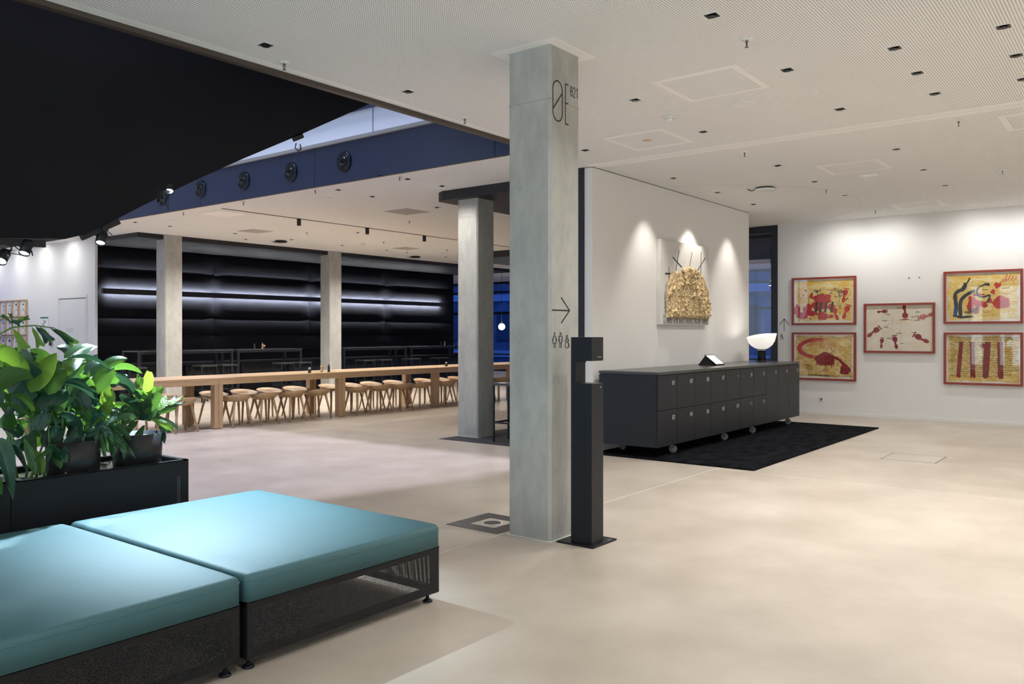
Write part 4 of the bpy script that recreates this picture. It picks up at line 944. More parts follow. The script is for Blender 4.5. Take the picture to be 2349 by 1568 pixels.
def make_bar_stool(x, y, z, label, rz=0.0):
    t = thing('bar_stool', label, 'bar stool', (x, y, z), 'black metal bar stools', rz)
    w2, h = .165, .76; q = .011
    MB().box(-w2 - .01, w2 + .01, -w2 - .01, w2 + .01, h - .03, h, .004).build('seat', M['lockertop'], t, local=True)
    for sx in (-1, 1):
        for sy in (-1, 1): MB().box(sx * w2 - q, sx * w2 + q, sy * w2 - q, sy * w2 + q, 0, h - .03).build('leg', M['locker'], t, local=True)
    for zz_ in (.25,):
        for s_ in (-1, 1):
            MB().box(-w2, w2, s_ * w2 - q * .8, s_ * w2 + q * .8, zz_ - q, zz_ + q).build('footrest', M['locker'], t, local=True)
            MB().box(s_ * w2 - q * .8, s_ * w2 + q * .8, -w2, w2, zz_ - q, zz_ + q).build('footrest', M['locker'], t, local=True)
    return t
bs0 = make_bar_stool(8.50, 6.62, .003, 'black metal bar stool on the dark mat, right of the mat column', R(3))
bx_ = [(8.06, 'leftmost black bar stool, behind the plants'), (9.56, 'first black bar stool right of the left far column'), (10.04, 'second black bar stool right of the left far column'), (11.50, 'second black bar stool left of the middle far column'), (11.98, 'first black bar stool left of the middle far column'),
       (13.92, 'first black bar stool right of the middle far column'), (14.50, 'second black bar stool right of the middle far column'), (15.52, 'third black bar stool right of the middle far column'), (16.6, 'black bar stool at the right end of the padded wall')]
for x, l in bx_:
    o_ = copy_tree(bs0); o_.location = (x, 15.42, 0); o_.rotation_euler = (0, 0, 0); o_['label'] = l
mill(11.15, 16.0, 1.06, M['black'], 'black mill on the high table between the far columns'); mill(11.36, 16.0, 1.06, M['brown'], 'brown mill on the high table between the far columns', .14)
cup(11.44, 16.05, 1.06, 'small cup beside the brown mill on the far high table')
mill(17.30, 16.0, 1.06, M['black'], 'black mill at the right end high table, left of the brown one'); mill(17.45, 16.0, 1.06, M['brown'], 'brown mill on the right end high table', .14); mill(17.92, 16.0, 1.06, M['black'], 'black mill at the far right edge of the right end high table', .14)

# ================================================================== PLATFORM BENCH MODULES
def bench(x0, x1, y0, y1, label):
    t = thing('platform_seat', label, 'bench', ((x0 + x1) / 2, (y0 + y1) / 2, 0))
    # cushion with soft edges
    import bmesh
    bm = bmesh.new(); nx, ny = 24, 30; zb, zt = .292, .405
    me = MB(); rad = .028
    def prof(d): # height drop near the edge
        return 0 if d >= rad else rad - sqrt(max(0, rad * rad - (rad - d) ** 2))
    xs = [0, .003, .010, .02, rad] + [rad + (x1 - x0 - 2 * rad) * k / 14 for k in range(1, 14)] + [x1 - x0 - rad, x1 - x0 - .02, x1 - x0 - .010, x1 - x0 - .003, x1 - x0]
    ys_ = [0, .003, .010, .02, rad] + [rad + (y1 - y0 - 2 * rad) * k / 16 for k in range(1, 16)] + [y1 - y0 - rad, y1 - y0 - .02, y1 - y0 - .010, y1 - y0 - .003, y1 - y0]
    vs = []; fs = []; cr = .05
    for yy in ys_:
        for xx in xs:
            dx = min(xx, x1 - x0 - xx); dy = min(yy, y1 - y0 - yy); px, py = xx, yy
            if dx < cr and dy < cr:   # round the plan corners
                m_ = max(cr - dx, cr - dy); L_ = sqrt((cr - dx) ** 2 + (cr - dy) ** 2); s_ = m_ / L_ if L_ > 0 else 1
                ndx, ndy = cr - (cr - dx) * s_, cr - (cr - dy) * s_
                px = ndx if xx < (x1 - x0) / 2 else x1 - x0 - ndx; py = ndy if yy < (y1 - y0) / 2 else y1 - y0 - ndy
                d = cr - m_
            else: d = min(dx, dy)
            crown = .004 * sin(pi * xx / (x1 - x0)) * sin(pi * yy / (y1 - y0))
            vs.append((x0 + px, y0 + py, zt - prof(d) + crown))
    W_ = len(xs)
    for j in range(len(ys_) - 1):
        for i in range(W_ - 1): q = j * W_ + i; fs.append((q, q + 1, q + W_ + 1, q + W_))
    per = [i for i in range(W_)] + [j * W_ + W_ - 1 for j in range(1, len(ys_))] + [(len(ys_) - 1) * W_ + i for i in range(W_ - 2, -1, -1)] + [j * W_ for j in range(len(ys_) - 2, 0, -1)]
    me.add(vs, fs, True)
    low = [(vs[p][0], vs[p][1], zb) for p in per]; up = [vs[p] for p in per]; n = len(per)
    me.add(up + low, [(i, (i + 1) % n, (i + 1) % n + n, i + n) for i in range(n)], True); me.add(low, [tuple(range(n))])
    bm.free(); me.build('cushion', M['teal'], t)
    pp = [(vs[p][0], vs[p][1], zt - .026) for p in per]; c_ = Vector(((x0 + x1) / 2, (y0 + y1) / 2, 0))
    MB().tube(pp + [pp[0]], .0022, 6).build('seam', M['piping'], t)
    # perforated sheet box with frame bars
    e = .012; a0, a1, b0, b1, z0, z1 = x0 + e, x1 - e, y0 + e, y1 - e, .05, .288
    MB().box(a0, a1, b0, b0 + .0015, z0, z1).build('front_mesh_panel', M['meshX'], t)
    MB().box(a0, a1, b1 - .0015, b1, z0, z1).build('rear_mesh_panel', M['meshX'], t)
    MB().box(a0, a0 + .0015, b0, b1, z0, z1).build('side_mesh_panel', M['meshY'], t)
    MB().box(a1 - .0015, a1, b0, b1, z0, z1).build('side_mesh_panel', M['meshY'], t)
    fr = MB(); q = .032
    for xa in (a0 + .003, a1 - q - .003):
        for ya in (b0 + .003, b1 - q - .003): fr.box(xa, xa + q, ya, ya + q, z0, z1)
    for z in (z0 + .001, z1 - q):
        for ya in (b0 + .004, b1 - q - .004): fr.box(a0 + .01, a1 - .01, ya, ya + q, z, z + q - .002)
        for xa in (a0 + .004, a1 - q - .004): fr.box(xa, xa + q, b0 + .01, b1 - .01, z, z + q - .002)
    fr.build('frame', M['blackmetal'], t)
    MB().box(a0, a1, b0, b1, .283, .292).build('platform_board', M['black'], t)
    for xa in (x0 + .05, x1 - .05):
        for ya in (y0 + .06, y1 - .06):
            MB().lathe([(.026, 0), (.026, .006), (.018, .012), (.009, .018), (.009, .05)], (xa, ya, 0), n=16).build('foot', M['blackmetal'], t)
    return t
bench(2.020, 3.205, 2.955, 4.56, 'right teal leather platform seat on black mesh base')
bench(0.825, 2.010, 2.955, 4.56, 'left teal leather platform seat on black mesh base, cut by frame')
bench(-0.37, 0.815, 2.955, 4.56, 'teal leather platform seat left outside the picture edge')

# ================================================================== PLANTER WITH POTS AND PLANTS
PF, PB, PZ = 4.87, 5.42, .60
def planter(x0, x1, label):
    t = thing('planter_box', label, 'planter', ((x0 + x1) / 2, (PF + PB) / 2, 0))
    b = MB(); th = .02
    b.box(x0, x1, PF, PF + .004, 0.02, PZ).box(x0, x1, PB - .004, PB, 0.02, PZ).box(x0, x0 + .004, PF + .004, PB - .004, 0.02, PZ).box(x1 - .004, x1, PF + .004, PB - .004, .02, PZ)
    b.build('sheet_walls', M['blackmetal'], t)
    r = MB(); r.box(x0, x1, PF, PF + .035, PZ - .004, PZ + .002).box(x0, x1, PB - .035, PB, PZ - .004, PZ + .002).box(x0, x0 + .035, PF, PB, PZ - .004, PZ + .002).box(x1 - .035, x1, PF, PB, PZ - .004, PZ + .002)
    r.build('rim', M['locker'], t)
    MB().box(x0 + .005, x1 - .005, PF + .005, PB - .005, .02, PZ - .05).build('liner', M['black'], t)
    s_ = MB(); nx, ny = 26, 12; vs = []; fs = []; rq = random.Random(5)
    for j in range(ny + 1):
        for i in range(nx + 1): vs.append((x0 + .006 + (x1 - x0 - .012) * i / nx, PF + .006 + (PB - PF - .012) * j / ny, PZ - .045 + rq.uniform(0, .022)))
    for j in range(ny):
        for i in range(nx): q = j * (nx + 1) + i; fs.append((q, q + 1, q + nx + 2, q + nx + 1))
    s_.add(vs, fs); s_.build('soil', M['soil'], t)
    MB().box(x0 + .02, x1 - .02, PF + .05, PB - .05, 0, .02).build('plinth', M['black'], t)
    return t
pa_ = planter(1.870, 2.905, 'black metal planter box behind the right teal seat')
pb_ = planter(0.83, 1.866, 'black metal planter box at the left picture edge')
# vertical row of tiny perforations near the corner
hs = MB()
for k in range(46): hs.add([(2.83 + dx, PF - .0006, .50 - .0105 * k + dz) for dx, dz in ((0, 0), (.0045, 0), (.0045, .005), (0, .005))], [(0, 1, 2, 3)]); hs.add([(2.842 + dx, PF - .0006, .495 - .0105 * k + dz) for dx, dz in ((0, 0), (.0045, 0), (.0045, .005), (0, .005))], [(0, 1, 2, 3)])
hp = hs.build('perforation_row', M['inkgrey'], pa_); hp['kind'] = 'stuff'
pe = MB(); rq = random.Random(9)
for k in range(260):
    x, y, s_ = rq.uniform(2.6, 2.86), rq.uniform(PF + .04, PB - .05), rq.uniform(.006, .012); z = PZ - .035
    pe.lathe([(.0, -s_), (s_ * .8, -s_ * .5), (s_, 0), (s_ * .7, s_ * .6), (0, s_)], (x, y, z), (rq.random(), rq.random(), 1), 6)
pb2 = pe.build('clay_pebbles', M['pebble'], pa_); pb2['kind'] = 'stuff'
def pot(cx, cy, r, ztop, label):
    t = thing('plant_pot', label, 'pot', (cx, cy, PZ - .045)); z0 = PZ - .045
    MB().lathe([(r * .93, 0), (r, ztop - z0), (r - .012, ztop - z0), (r - .014, ztop - z0 - .03), (0.0001, ztop - z0 - .03)], (cx, cy, z0), n=40).build('shell', M['pot'], t)
    MB().lathe([(r - .015, ztop - z0 - .03), (r * .5, ztop - z0 - .018), (0.0001, ztop - z0 - .015)], (cx, cy, z0), n=24).build('substrate', M['pebble'], t)
    return t
pot(2.68, 5.08, .150, .775, 'right round black plant pot holding the forked fern')
pot(2.28, 5.06, .150, .775, 'left round black plant pot in the planter')

LEAVES = 0
def leaf(parent, a, c, b, wd, side=None, m='leafA', fold=.25, kind='ovate', n=12, name='leaf', wave=0.0):
    """a base, c control, b tip (Vectors); wd full width; side = approximate width direction"""
    a, c, b = Vector(a), Vector(c), Vector(b); vs = []; uv = []; fs = []; nc = 6
    sd = Vector(side) if side is not None else Vector((cA, sA, 0)).cross(b - a)
    L = (b - a).length
    def w_(t):
        if kind == 'ovate': return (sin(pi * min(1, t ** .72)) ** .75) if t < 1 else 0
        if kind == 'lance': return sin(pi * t ** .85) ** 0.9 if t < 1 else 0
        if kind == 'strap': return min(1, .35 + t * 1.6) * (1 if t < .8 else 1 - (t - .8) * 2.5)
        if kind == 'wedge': return .08 + .92 * t ** 1.1
        if kind == 'fork': return .25 + .75 * t ** 2
    for i in range(n + 1):
        t = i / n; p = a * (1 - t) ** 2 + c * 2 * t * (1 - t) + b * t * t
        tn = ((c - a) * (1 - t) + (b - c) * t).normalized()
        s2 = (sd - tn * sd.dot(tn)).normalized(); nm = tn.cross(s2)
        for k in range(nc + 1):
            q = -1 + 2 * k / nc; hw = wd / 2 * max(.015, w_(t))
            pt = p + s2 * hw * q + nm * (abs(q) * fold * hw) + nm * wave * wd * sin(t * 9 + q * 2) * abs(q)
            if kind == 'wedge' and t > .8: pt += tn * L * .12 * (abs(sin(q * 7)) - .5) * (t - .8) * 5
            if kind == 'fork' and t > .6: pt += tn * L * .30 * (abs(q) - .45) * (t - .6) * 2.5
            vs.append(pt); uv.append((q, t, 0))
    for i in range(n):
        for k in range(nc): q = i * (nc + 1) + k; fs.append((q, q + 1, q + nc + 2, q + nc + 1))
    me = bpy.data.meshes.new(name); off = Vector(parent.location); me.from_pydata([tuple(p - off) for p in vs], [], fs)
    me.polygons.foreach_set('use_smooth', [True] * len(fs)); at = me.attributes.new('leafuv', 'FLOAT_VECTOR', 'POINT')
    at.data.foreach_set('vector', [x for q in uv for x in (q[0] * wd, q[1] * L, 0)]); me.materials.append(M[m]); me.update()
    o_ = bpy.data.objects.new(name, me); C.objects.link(o_); o_.parent = parent; return o_
def fork_leaf(parent, a, c, b, wd, sd, m, rnd, fold=.2):
    """strap frond that widens and splits into pointed lobes, one surface"""
    a, c, b = Vector(a), Vector(c), Vector(b); L = (b - a).length; vs = []; uv = []; fs = []
    def strip(p0, p1, p2, w0, w1, w2, s_):
        n = 7; o_ = len(vs)
        for i in range(n + 1):
            t = i / n; p = p0 * (1 - t) ** 2 + p1 * 2 * t * (1 - t) + p2 * t * t; tn = ((p1 - p0) * (1 - t) + (p2 - p1) * t).normalized()
            s2 = (s_ - tn * s_.dot(tn)).normalized(); nm = tn.cross(s2); hw = (w0 * (1 - t) ** 2 + w1 * 2 * t * (1 - t) + w2 * t * t) / 2
            for q in (-1, -.4, .4, 1): vs.append(p + s2 * hw * q + nm * abs(q) * fold * hw + nm * .1 * wd * sin(6 * t + q)); uv.append((q * hw, t * L * .5, 0))
        for i in range(n):
            for k in range(3): q = o_ + i * 4 + k; fs.append((q, q + 1, q + 5, q + 4))
    d = (b - a).normalized(); sd = Vector(sd); mid = a * .2 + c * .3 + b * .5
    strip(a, (a + c) / 2, mid, wd * .3, wd * .5, wd * 1.1, sd)
    for k in (-1, 1):
        s_ = mid + sd * wd * .25 * k; e = b + sd * wd * rnd.uniform(.5, 1.0) * k - Vector((0, 0, rnd.uniform(0, .02))) + d * L * rnd.uniform(-.12, .1)
        strip(s_ - d * L * .05, (s_ + e) / 2 + sd * wd * .1 * k, e, wd * .62, wd * .55, wd * .05, sd)
    me = bpy.data.meshes.new('frond'); off = Vector(parent.location); me.from_pydata([tuple(p - off) for p in vs], [], fs)
    me.polygons.foreach_set('use_smooth', [True] * len(fs)); at = me.attributes.new('leafuv', 'FLOAT_VECTOR', 'POINT')
    at.data.foreach_set('vector', [x for q in uv for x in q]); me.materials.append(M[m]); me.update()
    o_ = bpy.data.objects.new('frond', me); C.objects.link(o_); o_.parent = parent; return o_
frnd = random.Random(77)
def Q(u, v, y): return onY(u, v, y)
VW = Vector((cA, sA, 0))
def pleaf(parent, base, tip, wpx, y0, y1, bow=0.0, m='leafA', kind='ovate', fold=.3, tw=0.0, name='leaf', wave=0.03):
    """leaf between two photo points; bow in metres lifts the middle; tw turns the blade away from the viewer"""
    a = Q(*base, y0); b = Q(*tip, y1); D = (a.dot(VW) + b.dot(VW)) / 2; wd = wpx / FPX * D
    c = (a + b) / 2 + Vector((0, 0, bow)); d = (b - a).normalized(); sd = VW.cross(d).normalized(); sd = (sd * cos(tw) + d.cross(sd) * sin(tw))
    if kind == 'fork': return fork_leaf(parent, a, c, b, wd, sd, m, frnd)
    return leaf(parent, a, c, b, wd, sd, m, fold, kind, name=name, wave=wave)
# broad-leaved plant (big paddle leaves)
bp1 = thing('broad_leaved_plant', 'bushy plant with broad glossy ribbed leaves in the planter', 'plant', (1.95, 5.12, PZ - .03))
L1 = [((148, 826), (224, 794), 31, 5.0, 5.1, .05, 'leafA', .2), ((70, 900), (130, 808), 46, 4.95, 4.95, .03, 'leafB', .1), ((148, 824), (256, 848), 30, 4.95, 4.95, .07, 'leafC', 1.0),
      ((62, 868), (-20, 785), 46, 4.9, 4.85, .03, 'leafB', .1), ((110, 905), (152, 842), 40, 4.9, 4.95, .04, 'leafA', .1), ((-30, 905), (76, 866), 52, 4.8, 4.8, .09, 'leafA', .75),
      ((20, 905), (80, 950), 52, 4.78, 4.8, .05, 'leafA', .7), ((-20, 930), (84, 968), 34, 4.78, 4.78, .06, 'leafA', .9), ((155, 895), (82, 932), 50, 4.95, 4.9, .02, 'leafC', .2),
      ((140, 880), (216, 914), 44, 4.92, 4.90, .06, 'leafC', .7), ((160, 905), (225, 862), 40, 5.05, 5.1, .05, 'leafA', .2), ((210, 900), (262, 842), 42, 5.0, 5.0, .03, 'leafA', .1),
      ((250, 852), (326, 856), 26, 5.05, 5.05, .06, 'leafA', .8), ((240, 940), (252, 886), 36, 5.0, 4.98, .02, 'leafB', .1), ((180, 950), (208, 905), 34, 5.0, 5.0, .02, 'leafA', .2),
      ((195, 955), (178, 890), 40, 4.98, 5.0, .02, 'leafC', .1), ((-12, 1005), (30, 1144), 50, 4.80, 4.76, .10, 'leafC', .15), ((20, 1020), (64, 1086), 22, 4.8, 4.78, .05, 'leafC', .3),
      ((-25, 1090), (4, 1135), 30, 4.76, 4.76, .03, 'leafA', .1), ((-10, 850), (45, 800), 40, 5.0, 5.0, .04, 'leafA', .1), ((70, 850), (30, 800), 34, 5.15, 5.2, .05, 'leafC', .1),
      ((120, 850), (68, 800), 36, 5.2, 5.2, .03, 'leafA', .1), ((150, 870), (200, 830), 30, 5.1, 5.1, .03, 'leafA', .1), ((170, 810), (130, 798), 26, 5.1, 5.1, .03, 'leafC', .9), ((30, 885), (-20, 845), 30, 4.9, 4.85, .04, 'leafC', .1)]
for a, b, wq, y0, y1, bow, m, tw in L1: pleaf(bp1, a, b, wq, y0, y1, bow, m, 'ovate', .28, tw)
rl = random.Random(21)
for k in range(105):
    u, v = rl.uniform(-40, 260), rl.uniform(860, 1045); a = rl.uniform(-2.6, -.5); L_ = rl.uniform(35, 70)
    y = rl.uniform(5.0, 5.3)
    pleaf(bp1, (u, v), (u + L_ * cos(a), v + L_ * sin(a)), rl.uniform(18, 36), y, y + rl.uniform(-.08, .08), rl.uniform(0, .05), rl.choice(['leafC', 'leafC', 'leafA']), 'ovate', .3, rl.uniform(-.6, .9))
for k in range(26):
    u, v = rl.uniform(-40, 230), rl.uniform(850, 960); a = rl.uniform(-2.9, -.3); L_ = rl.uniform(60, 92); y = rl.uniform(4.95, 5.25)
    pleaf(bp1, (u, v), (u + L_ * cos(a), max(v + L_ * sin(a), 800)), rl.uniform(30, 44), y, y + rl.uniform(-.08, .08), rl.uniform(.02, .07), rl.choice(['leafA', 'leafC', 'leafA', 'leafB']), 'ovate', .3, rl.uniform(-.2, 1.0))
for (u0, v0, u1, v1) in ((92, 1090, 40, 960), (60, 1100, 70, 960), (100, 1085, 110, 950), (135, 1075, 120, 940), (25, 1110, 20, 950), (70, 1095, 130, 900), (110, 1080, 160, 930), (40, 1100, -10, 940), (140, 1080, 190, 950), (84, 1092, 60, 880), (120, 1082, 150, 880)):
    y = rl.uniform(5.0, 5.2); p0 = onY(u0, v0, y); p0.z = PZ - .03; p1 = onY(u1, v1, y); MB().tube([p0, (p0 + p1) / 2 + Vector((.02, 0, .02)), p1], .007, 6, r1=.004).build('stem', M['stem'], bp1)
    an = rl.uniform(-2.4, -.7); pleaf(bp1, (u1, v1), (u1 + 62 * cos(an), v1 + 62 * sin(an)), rl.uniform(28, 40), p1.y, p1.y + rl.uniform(-.06, .06), .03, rl.choice(['leafC', 'leafA']), 'ovate', .3, rl.uniform(-.3, .8))
for a, b, wq, m in (((140, 1075), (112, 1016), 26, 'leafA'), ((82, 1092), (55, 1005), 22, 'leafA'), ((98, 1088), (78, 1030), 26, 'leafB'), ((150, 1085), (175, 1030), 16, 'leafC')): pleaf(bp1, a, b, wq, 4.95, 4.98, .02, m, 'lance', .3, .2)
# fishtail palm frond rising over the planter
fp = thing('fishtail_palm', 'tall palm frond with ragged wedge-shaped leaflets arching over the planter', 'plant', (1.3, 5.15, PZ - .03))
st_ = [onY(-70, 1090, 5.0), onY(-50, 900, 5.0), onY(-20, 775, 4.98), onY(30, 750, 4.95), onY(80, 746, 4.92), onY(125, 752, 4.92)]
st_[0].z = PZ - .03
MB().tube(st_, .008, 8, r1=.003).build('frond_stem', M['stem'], fp)
for a, b, wq, m, tw in (((122, 751), (170, 790), 26, 'leafA', .2), ((112, 750), (160, 786), 20, 'leafC', .4), ((30, 752), (54, 800), 34, 'leafB', .2), ((72, 747), (92, 794), 26, 'leafB', .3), ((80, 747), (112, 782), 30, 'leafC', .3), ((88, 746), (118, 782), 22, 'leafB', .5),
                        ((30, 745), (4, 723), 10, 'leafA', .2), ((30, 742), (23, 719), 9, 'leafA', .2), ((40, 742), (66, 728), 11, 'leafA', .2), ((34, 744), (52, 729), 10, 'leafB', .2), ((20, 738), (46, 742), 16, 'leafC', .3), ((-20, 775), (-40, 800), 26, 'leafB', .2), ((-5, 762), (-30, 735), 22, 'leafA', .2)):
    pleaf(fp, a, b, wq, 4.94, 4.92, .01, m, 'wedge', .15, tw, wave=.05)
# forked ferns in the two pots
f1 = thing('forked_fern', 'forked strap-leaved fern in the right pot', 'plant', (2.68, 5.08, .76))
F1 = [((335, 925), (343, 852), 22, 'leafB'), ((328, 912), (326, 850), 13, 'leafB'), ((322, 915), (266, 855), 20, 'leafC'), ((318, 925), (300, 862), 22, 'leafA'), ((350, 955), (398, 902), 26, 'leafB'), ((350, 960), (420, 905), 16, 'leafC'),
      ((352, 950), (402, 936), 10, 'leafA'), ((356, 958), (408, 982), 9, 'leafC'), ((350, 962), (396, 985), 16, 'leafB'), ((360, 972), (388, 1003), 20, 'leafC'), ((330, 935), (300, 925), 22, 'leafB'), ((340, 940), (330, 885), 30, 'leafA'),
      ((325, 945), (285, 915), 20, 'leafC'), ((320, 950), (275, 905), 16, 'leafC'), ((335, 950), (365, 900), 24, 'leafA'), ((320, 960), (270, 950), 22, 'leafD'), ((345, 935), (372, 885), 18, 'leafB'), ((315, 965), (285, 1000), 20, 'leafD'), ((330, 975), (302, 1030), 18, 'leafD'),
      ((318, 930), (350, 915), 20, 'leafC'), ((310, 940), (262, 930), 18, 'leafA'), ((305, 905), (272, 880), 12, 'leafC'), ((340, 965), (355, 930), 22, 'leafD')]
for a, b, wq, m in F1: pleaf(f1, a, b, wq, 5.04, 5.04 + rl.uniform(-.12, .08), rl.uniform(.0, .04), m, 'fork' if rl.random() < .5 else 'strap', .2, rl.uniform(-.3, .4))
for k in range(20):
    u, v = rl.uniform(290, 350), rl.uniform(930, 975); a = rl.uniform(-3.0, 0.1); L_ = rl.uniform(20, 42)
    pleaf(f1, (u, v), (u + L_ * cos(a), v + L_ * sin(a)), rl.uniform(10, 18), 5.1, 5.1 + rl.uniform(-.12, .1), .01, rl.choice(['leafC', 'leafD', 'leafA']), 'strap', .2, rl.uniform(-.5, .5))
f2 = thing('forked_fern', 'forked fern hanging over the left pot', 'plant', (2.28, 5.06, .76))
F2 = [((250, 975), (275, 1048), 30, 'leafD'), ((262, 985), (300, 1050), 14, 'leafD'), ((215, 985), (240, 1046), 18, 'leafD'), ((200, 990), (165, 1002), 20, 'leafC'), ((230, 965), (245, 1005), 20, 'leafC'), ((210, 975), (245, 930), 26, 'leafB'), ((200, 985), (205, 930), 22, 'leafA'),
      ((225, 965), (262, 925), 20, 'leafA'), ((240, 975), (290, 990), 18, 'leafD'), ((250, 970), (298, 1010), 16, 'leafD'), ((205, 980), (232, 935), 24, 'leafC'), ((245, 965), (250, 915), 22, 'leafB'), ((230, 970), (210, 915), 18, 'leafC'), ((265, 965), (310, 960), 16, 'leafD'), ((235, 985), (205, 1010), 14, 'leafC'), ((245, 960), (285, 940), 20, 'leafC')]
for a, b, wq, m in F2: pleaf(f2, a, b, wq, 4.98, 4.90 + rl.uniform(-.04, .1), rl.uniform(.02, .05), m, 'fork' if rl.random() < .6 else 'strap', .2, rl.uniform(-.3, .4))
for k in range(18):
    u, v = rl.uniform(190, 290), rl.uniform(945, 990); a = rl.uniform(-3.0, 0.1); L_ = rl.uniform(22, 45)
    pleaf(f2, (u, v), (u + L_ * cos(a), v + L_ * sin(a)), rl.uniform(10, 20), 5.05, 5.05 + rl.uniform(-.12, .1), .01, rl.choice(['leafC', 'leafD', 'leafA']), 'strap', .2, rl.uniform(-.5, .5))
f3 = thing('forked_fern', 'small forked fern sprouting from the planter soil, left of the pots', 'plant', (1.98, 4.98, PZ - .03))
for a, b, wq, m in (((142, 1068), (146, 1030), 20, 'leafC'), ((140, 1065), (116, 1020), 14, 'leafC'), ((118, 1018), (108, 1056), 14, 'leafC'), ((130, 1018), (80, 1058), 12, 'leafA'), ((146, 1070), (172, 1040), 10, 'leafC'), ((144, 1018), (150, 1060), 18, 'leafD')): pleaf(f3, a, b, wq, 4.96, 4.93, .01, m, 'strap', .2, .1)
rt = MB(); 
for k in range(14): p = onY(rl.uniform(140, 182), 1083, 4.96); p.z = PZ - .03; q = p + Vector((rl.uniform(-.03, .03), rl.uniform(-.03, .03), rl.uniform(.01, .04))); rt.tube([p, q], .009, 5, r1=.003)
rt.build('root_cap', M['brown'], f3)

# ================================================================== BLACK STAIR ABOVE THE PLANTER
stp = [(-5.9, 1.99), (2.087, 1.995), (2.473, 2.015), (2.612, 2.062), (2.72, 2.125), (3.001, 2.300), (3.196, 2.415), (3.437, 2.555), (3.809, 2.762), (4.327, 3.037), (5.185, 3.508), (7.05, 4.53)]
sta = thing('black_staircase', 'huge black underside of a staircase hanging over the planter', 'staircase', (3.0, 6.2, 1.99))
sb = MB(); SY0, SY1 = 5.6, 6.75
sb.prism([(x, SY0, z) for x, z in stp] + [(7.05, SY0, 5.9), (5.2, SY0, 5.2), (2.5, SY0, 3.9), (2.0, SY0, 3.75), (-5.9, SY0, 3.75)], (0, SY1 - SY0, 0))
sb.build('stair_cladding', M['stairblack'], sta)
def track(x0, z0, x1, z1, y, label):
    d = Vector((x1 - x0, 0, z1 - z0)).normalized(); n_ = Vector((-d.z, 0, d.x))
    a, b = Vector((x0, y, z0)), Vector((x1, y, z1))
    mb = MB().prism([a, b, b + n_ * .045, a + n_ * .045], (0, .035, 0)); o_ = mb.build('track_rail', M['black'], sta); 
    return o_
track(1.2, 1.925, 2.37, 1.955, 5.64, ''); track(2.60, 2.02, 2.85, 2.155, 5.62, ''); track(4.30, 2.985, 4.385, 3.03, 5.60, '')
MB().tube([(4.31, 5.61, 2.97), (4.30, 5.61, 2.93), (4.33, 5.61, 2.91), (4.36, 5.61, 2.93), (4.35, 5.61, 2.97)], .005, 6).build('cable_loop', M['black'], sta)
def trackspot(p, top, aim, label, L=.100, r=.032, lit=True, power=60, col=CYAN, size=60):
    """p = centre of the lens"""
    p = Vector(p); aim = Vector(aim); ax = (aim - p).normalized(); base = p - ax * L
    t = thing('track_spotlight', label, 'spotlight', top, 'track spotlights under the black stair')
    MB().lathe([(r * .55, 0), (r * .92, .006), (r, .012), (r, L), (r * .90, L), (r * .86, L - .012)], base, ax, 24).build('housing', M['blackmetal'], t)
    fn = MB()
    for k in range(10):
        a = 2 * pi * k / 10; o1_ = ax.orthogonal().normalized(); o2_ = ax.cross(o1_); e = (o1_ * cos(a) + o2_ * sin(a)) * (r + .001); fn.tube([base + ax * .015 + e, base + ax * .045 + e], .0025, 5)
    fn.build('cooling_fins', M['black'], t)
    MB().lathe([(r * .85, 0), (r * .80, .002), (0.0001, .003)], p - ax * .011, ax, 24).build('lens', M['lampon'], t, 'glowing bluish white lens')
    tp = Vector(top); m_ = base + ax * .04; br = MB(); sd = ax.cross(Vector((0, 0, 1))).normalized() * (r + .004)
    for s_ in (-1, 1): br.tube([tp, tp + Vector((0, 0, -.02)), m_ + sd * s_ + Vector((0, 0, .02)), m_ + sd * s_], .0045, 6)
    br.build('yoke', M['black'], t)
    cc = tp + Vector((.02, 0, 0)); MB().tube([cc, cc + Vector((.03, 0, -.02)), cc + Vector((.035, 0, -.05)), base + ax * .01], .003, 6).build('cable', M['black'], t)
    MB().box(tp.x - .02, tp.x + .02, tp.y - .015, tp.y + .015, tp.z, tp.z + .025).build('adapter', M['black'], t)
    if power: spot(p + ax * .008, aim, power, size, .8, col, .025)
trackspot(onY(230, 558, 5.62), (2.735, 5.62, 2.095), (2.25, 5.10, .8), 'black track spotlight at right, tilted and lit, under the stair edge', power=140, size=42)
trackspot(onY(55, 582, 5.62), (2.24, 5.65, 1.945), (1.75, 5.25, .8), 'black track spotlight facing the viewer, second from left', power=140, size=42)
trackspot(onY(2, 600, 5.62), (2.17, 5.65, 1.945), (1.55, 5.0, 1.0), 'black track spotlight at the left picture edge, tilted down left', power=90, size=50)
trackspot(onY(388, 440, 5.60), (3.15, 5.64, 2.34), (2.6, 4.35, .4), 'black track spotlight higher up the stair edge, dazzling towards viewer', L=.08, power=680, size=54, col=(0.62, 0.84, 1.0))

# air nozzles on the fascia
for i, (y, z) in enumerate(((12.662, 3.607), (11.556, 3.612), (10.438, 3.609), (9.349, 3.606), (8.255, 3.610), (13.8, 3.607))):
    t = thing('air_nozzle', 'round black air nozzle on the navy fascia, ' + ['second from left', 'third from left', 'fourth from left', 'second from right', 'rightmost', 'leftmost, almost hidden by the stair edge'][i], 'air nozzle', (7.10, y, z - .135), 'air nozzles on the fascia')
    MB().lathe([(.135, 0), (.135, .012), (.125, .028), (.112, .030), (.104, .018), (.095, .018), (.088, .034), (.078, .034), (.068, .016)], (7.10, y, z), (-1, 0, 0), 32).build('outer_ring', M['nozzle'], t)
    MB().lathe([(.070, .012), (.066, .03), (.050, .045), (.040, .046), (.036, .02), (.0001, .006)], (7.10, y, z), (-1, 0, 0), 28).build('nozzle_eye', M['hole'], t)

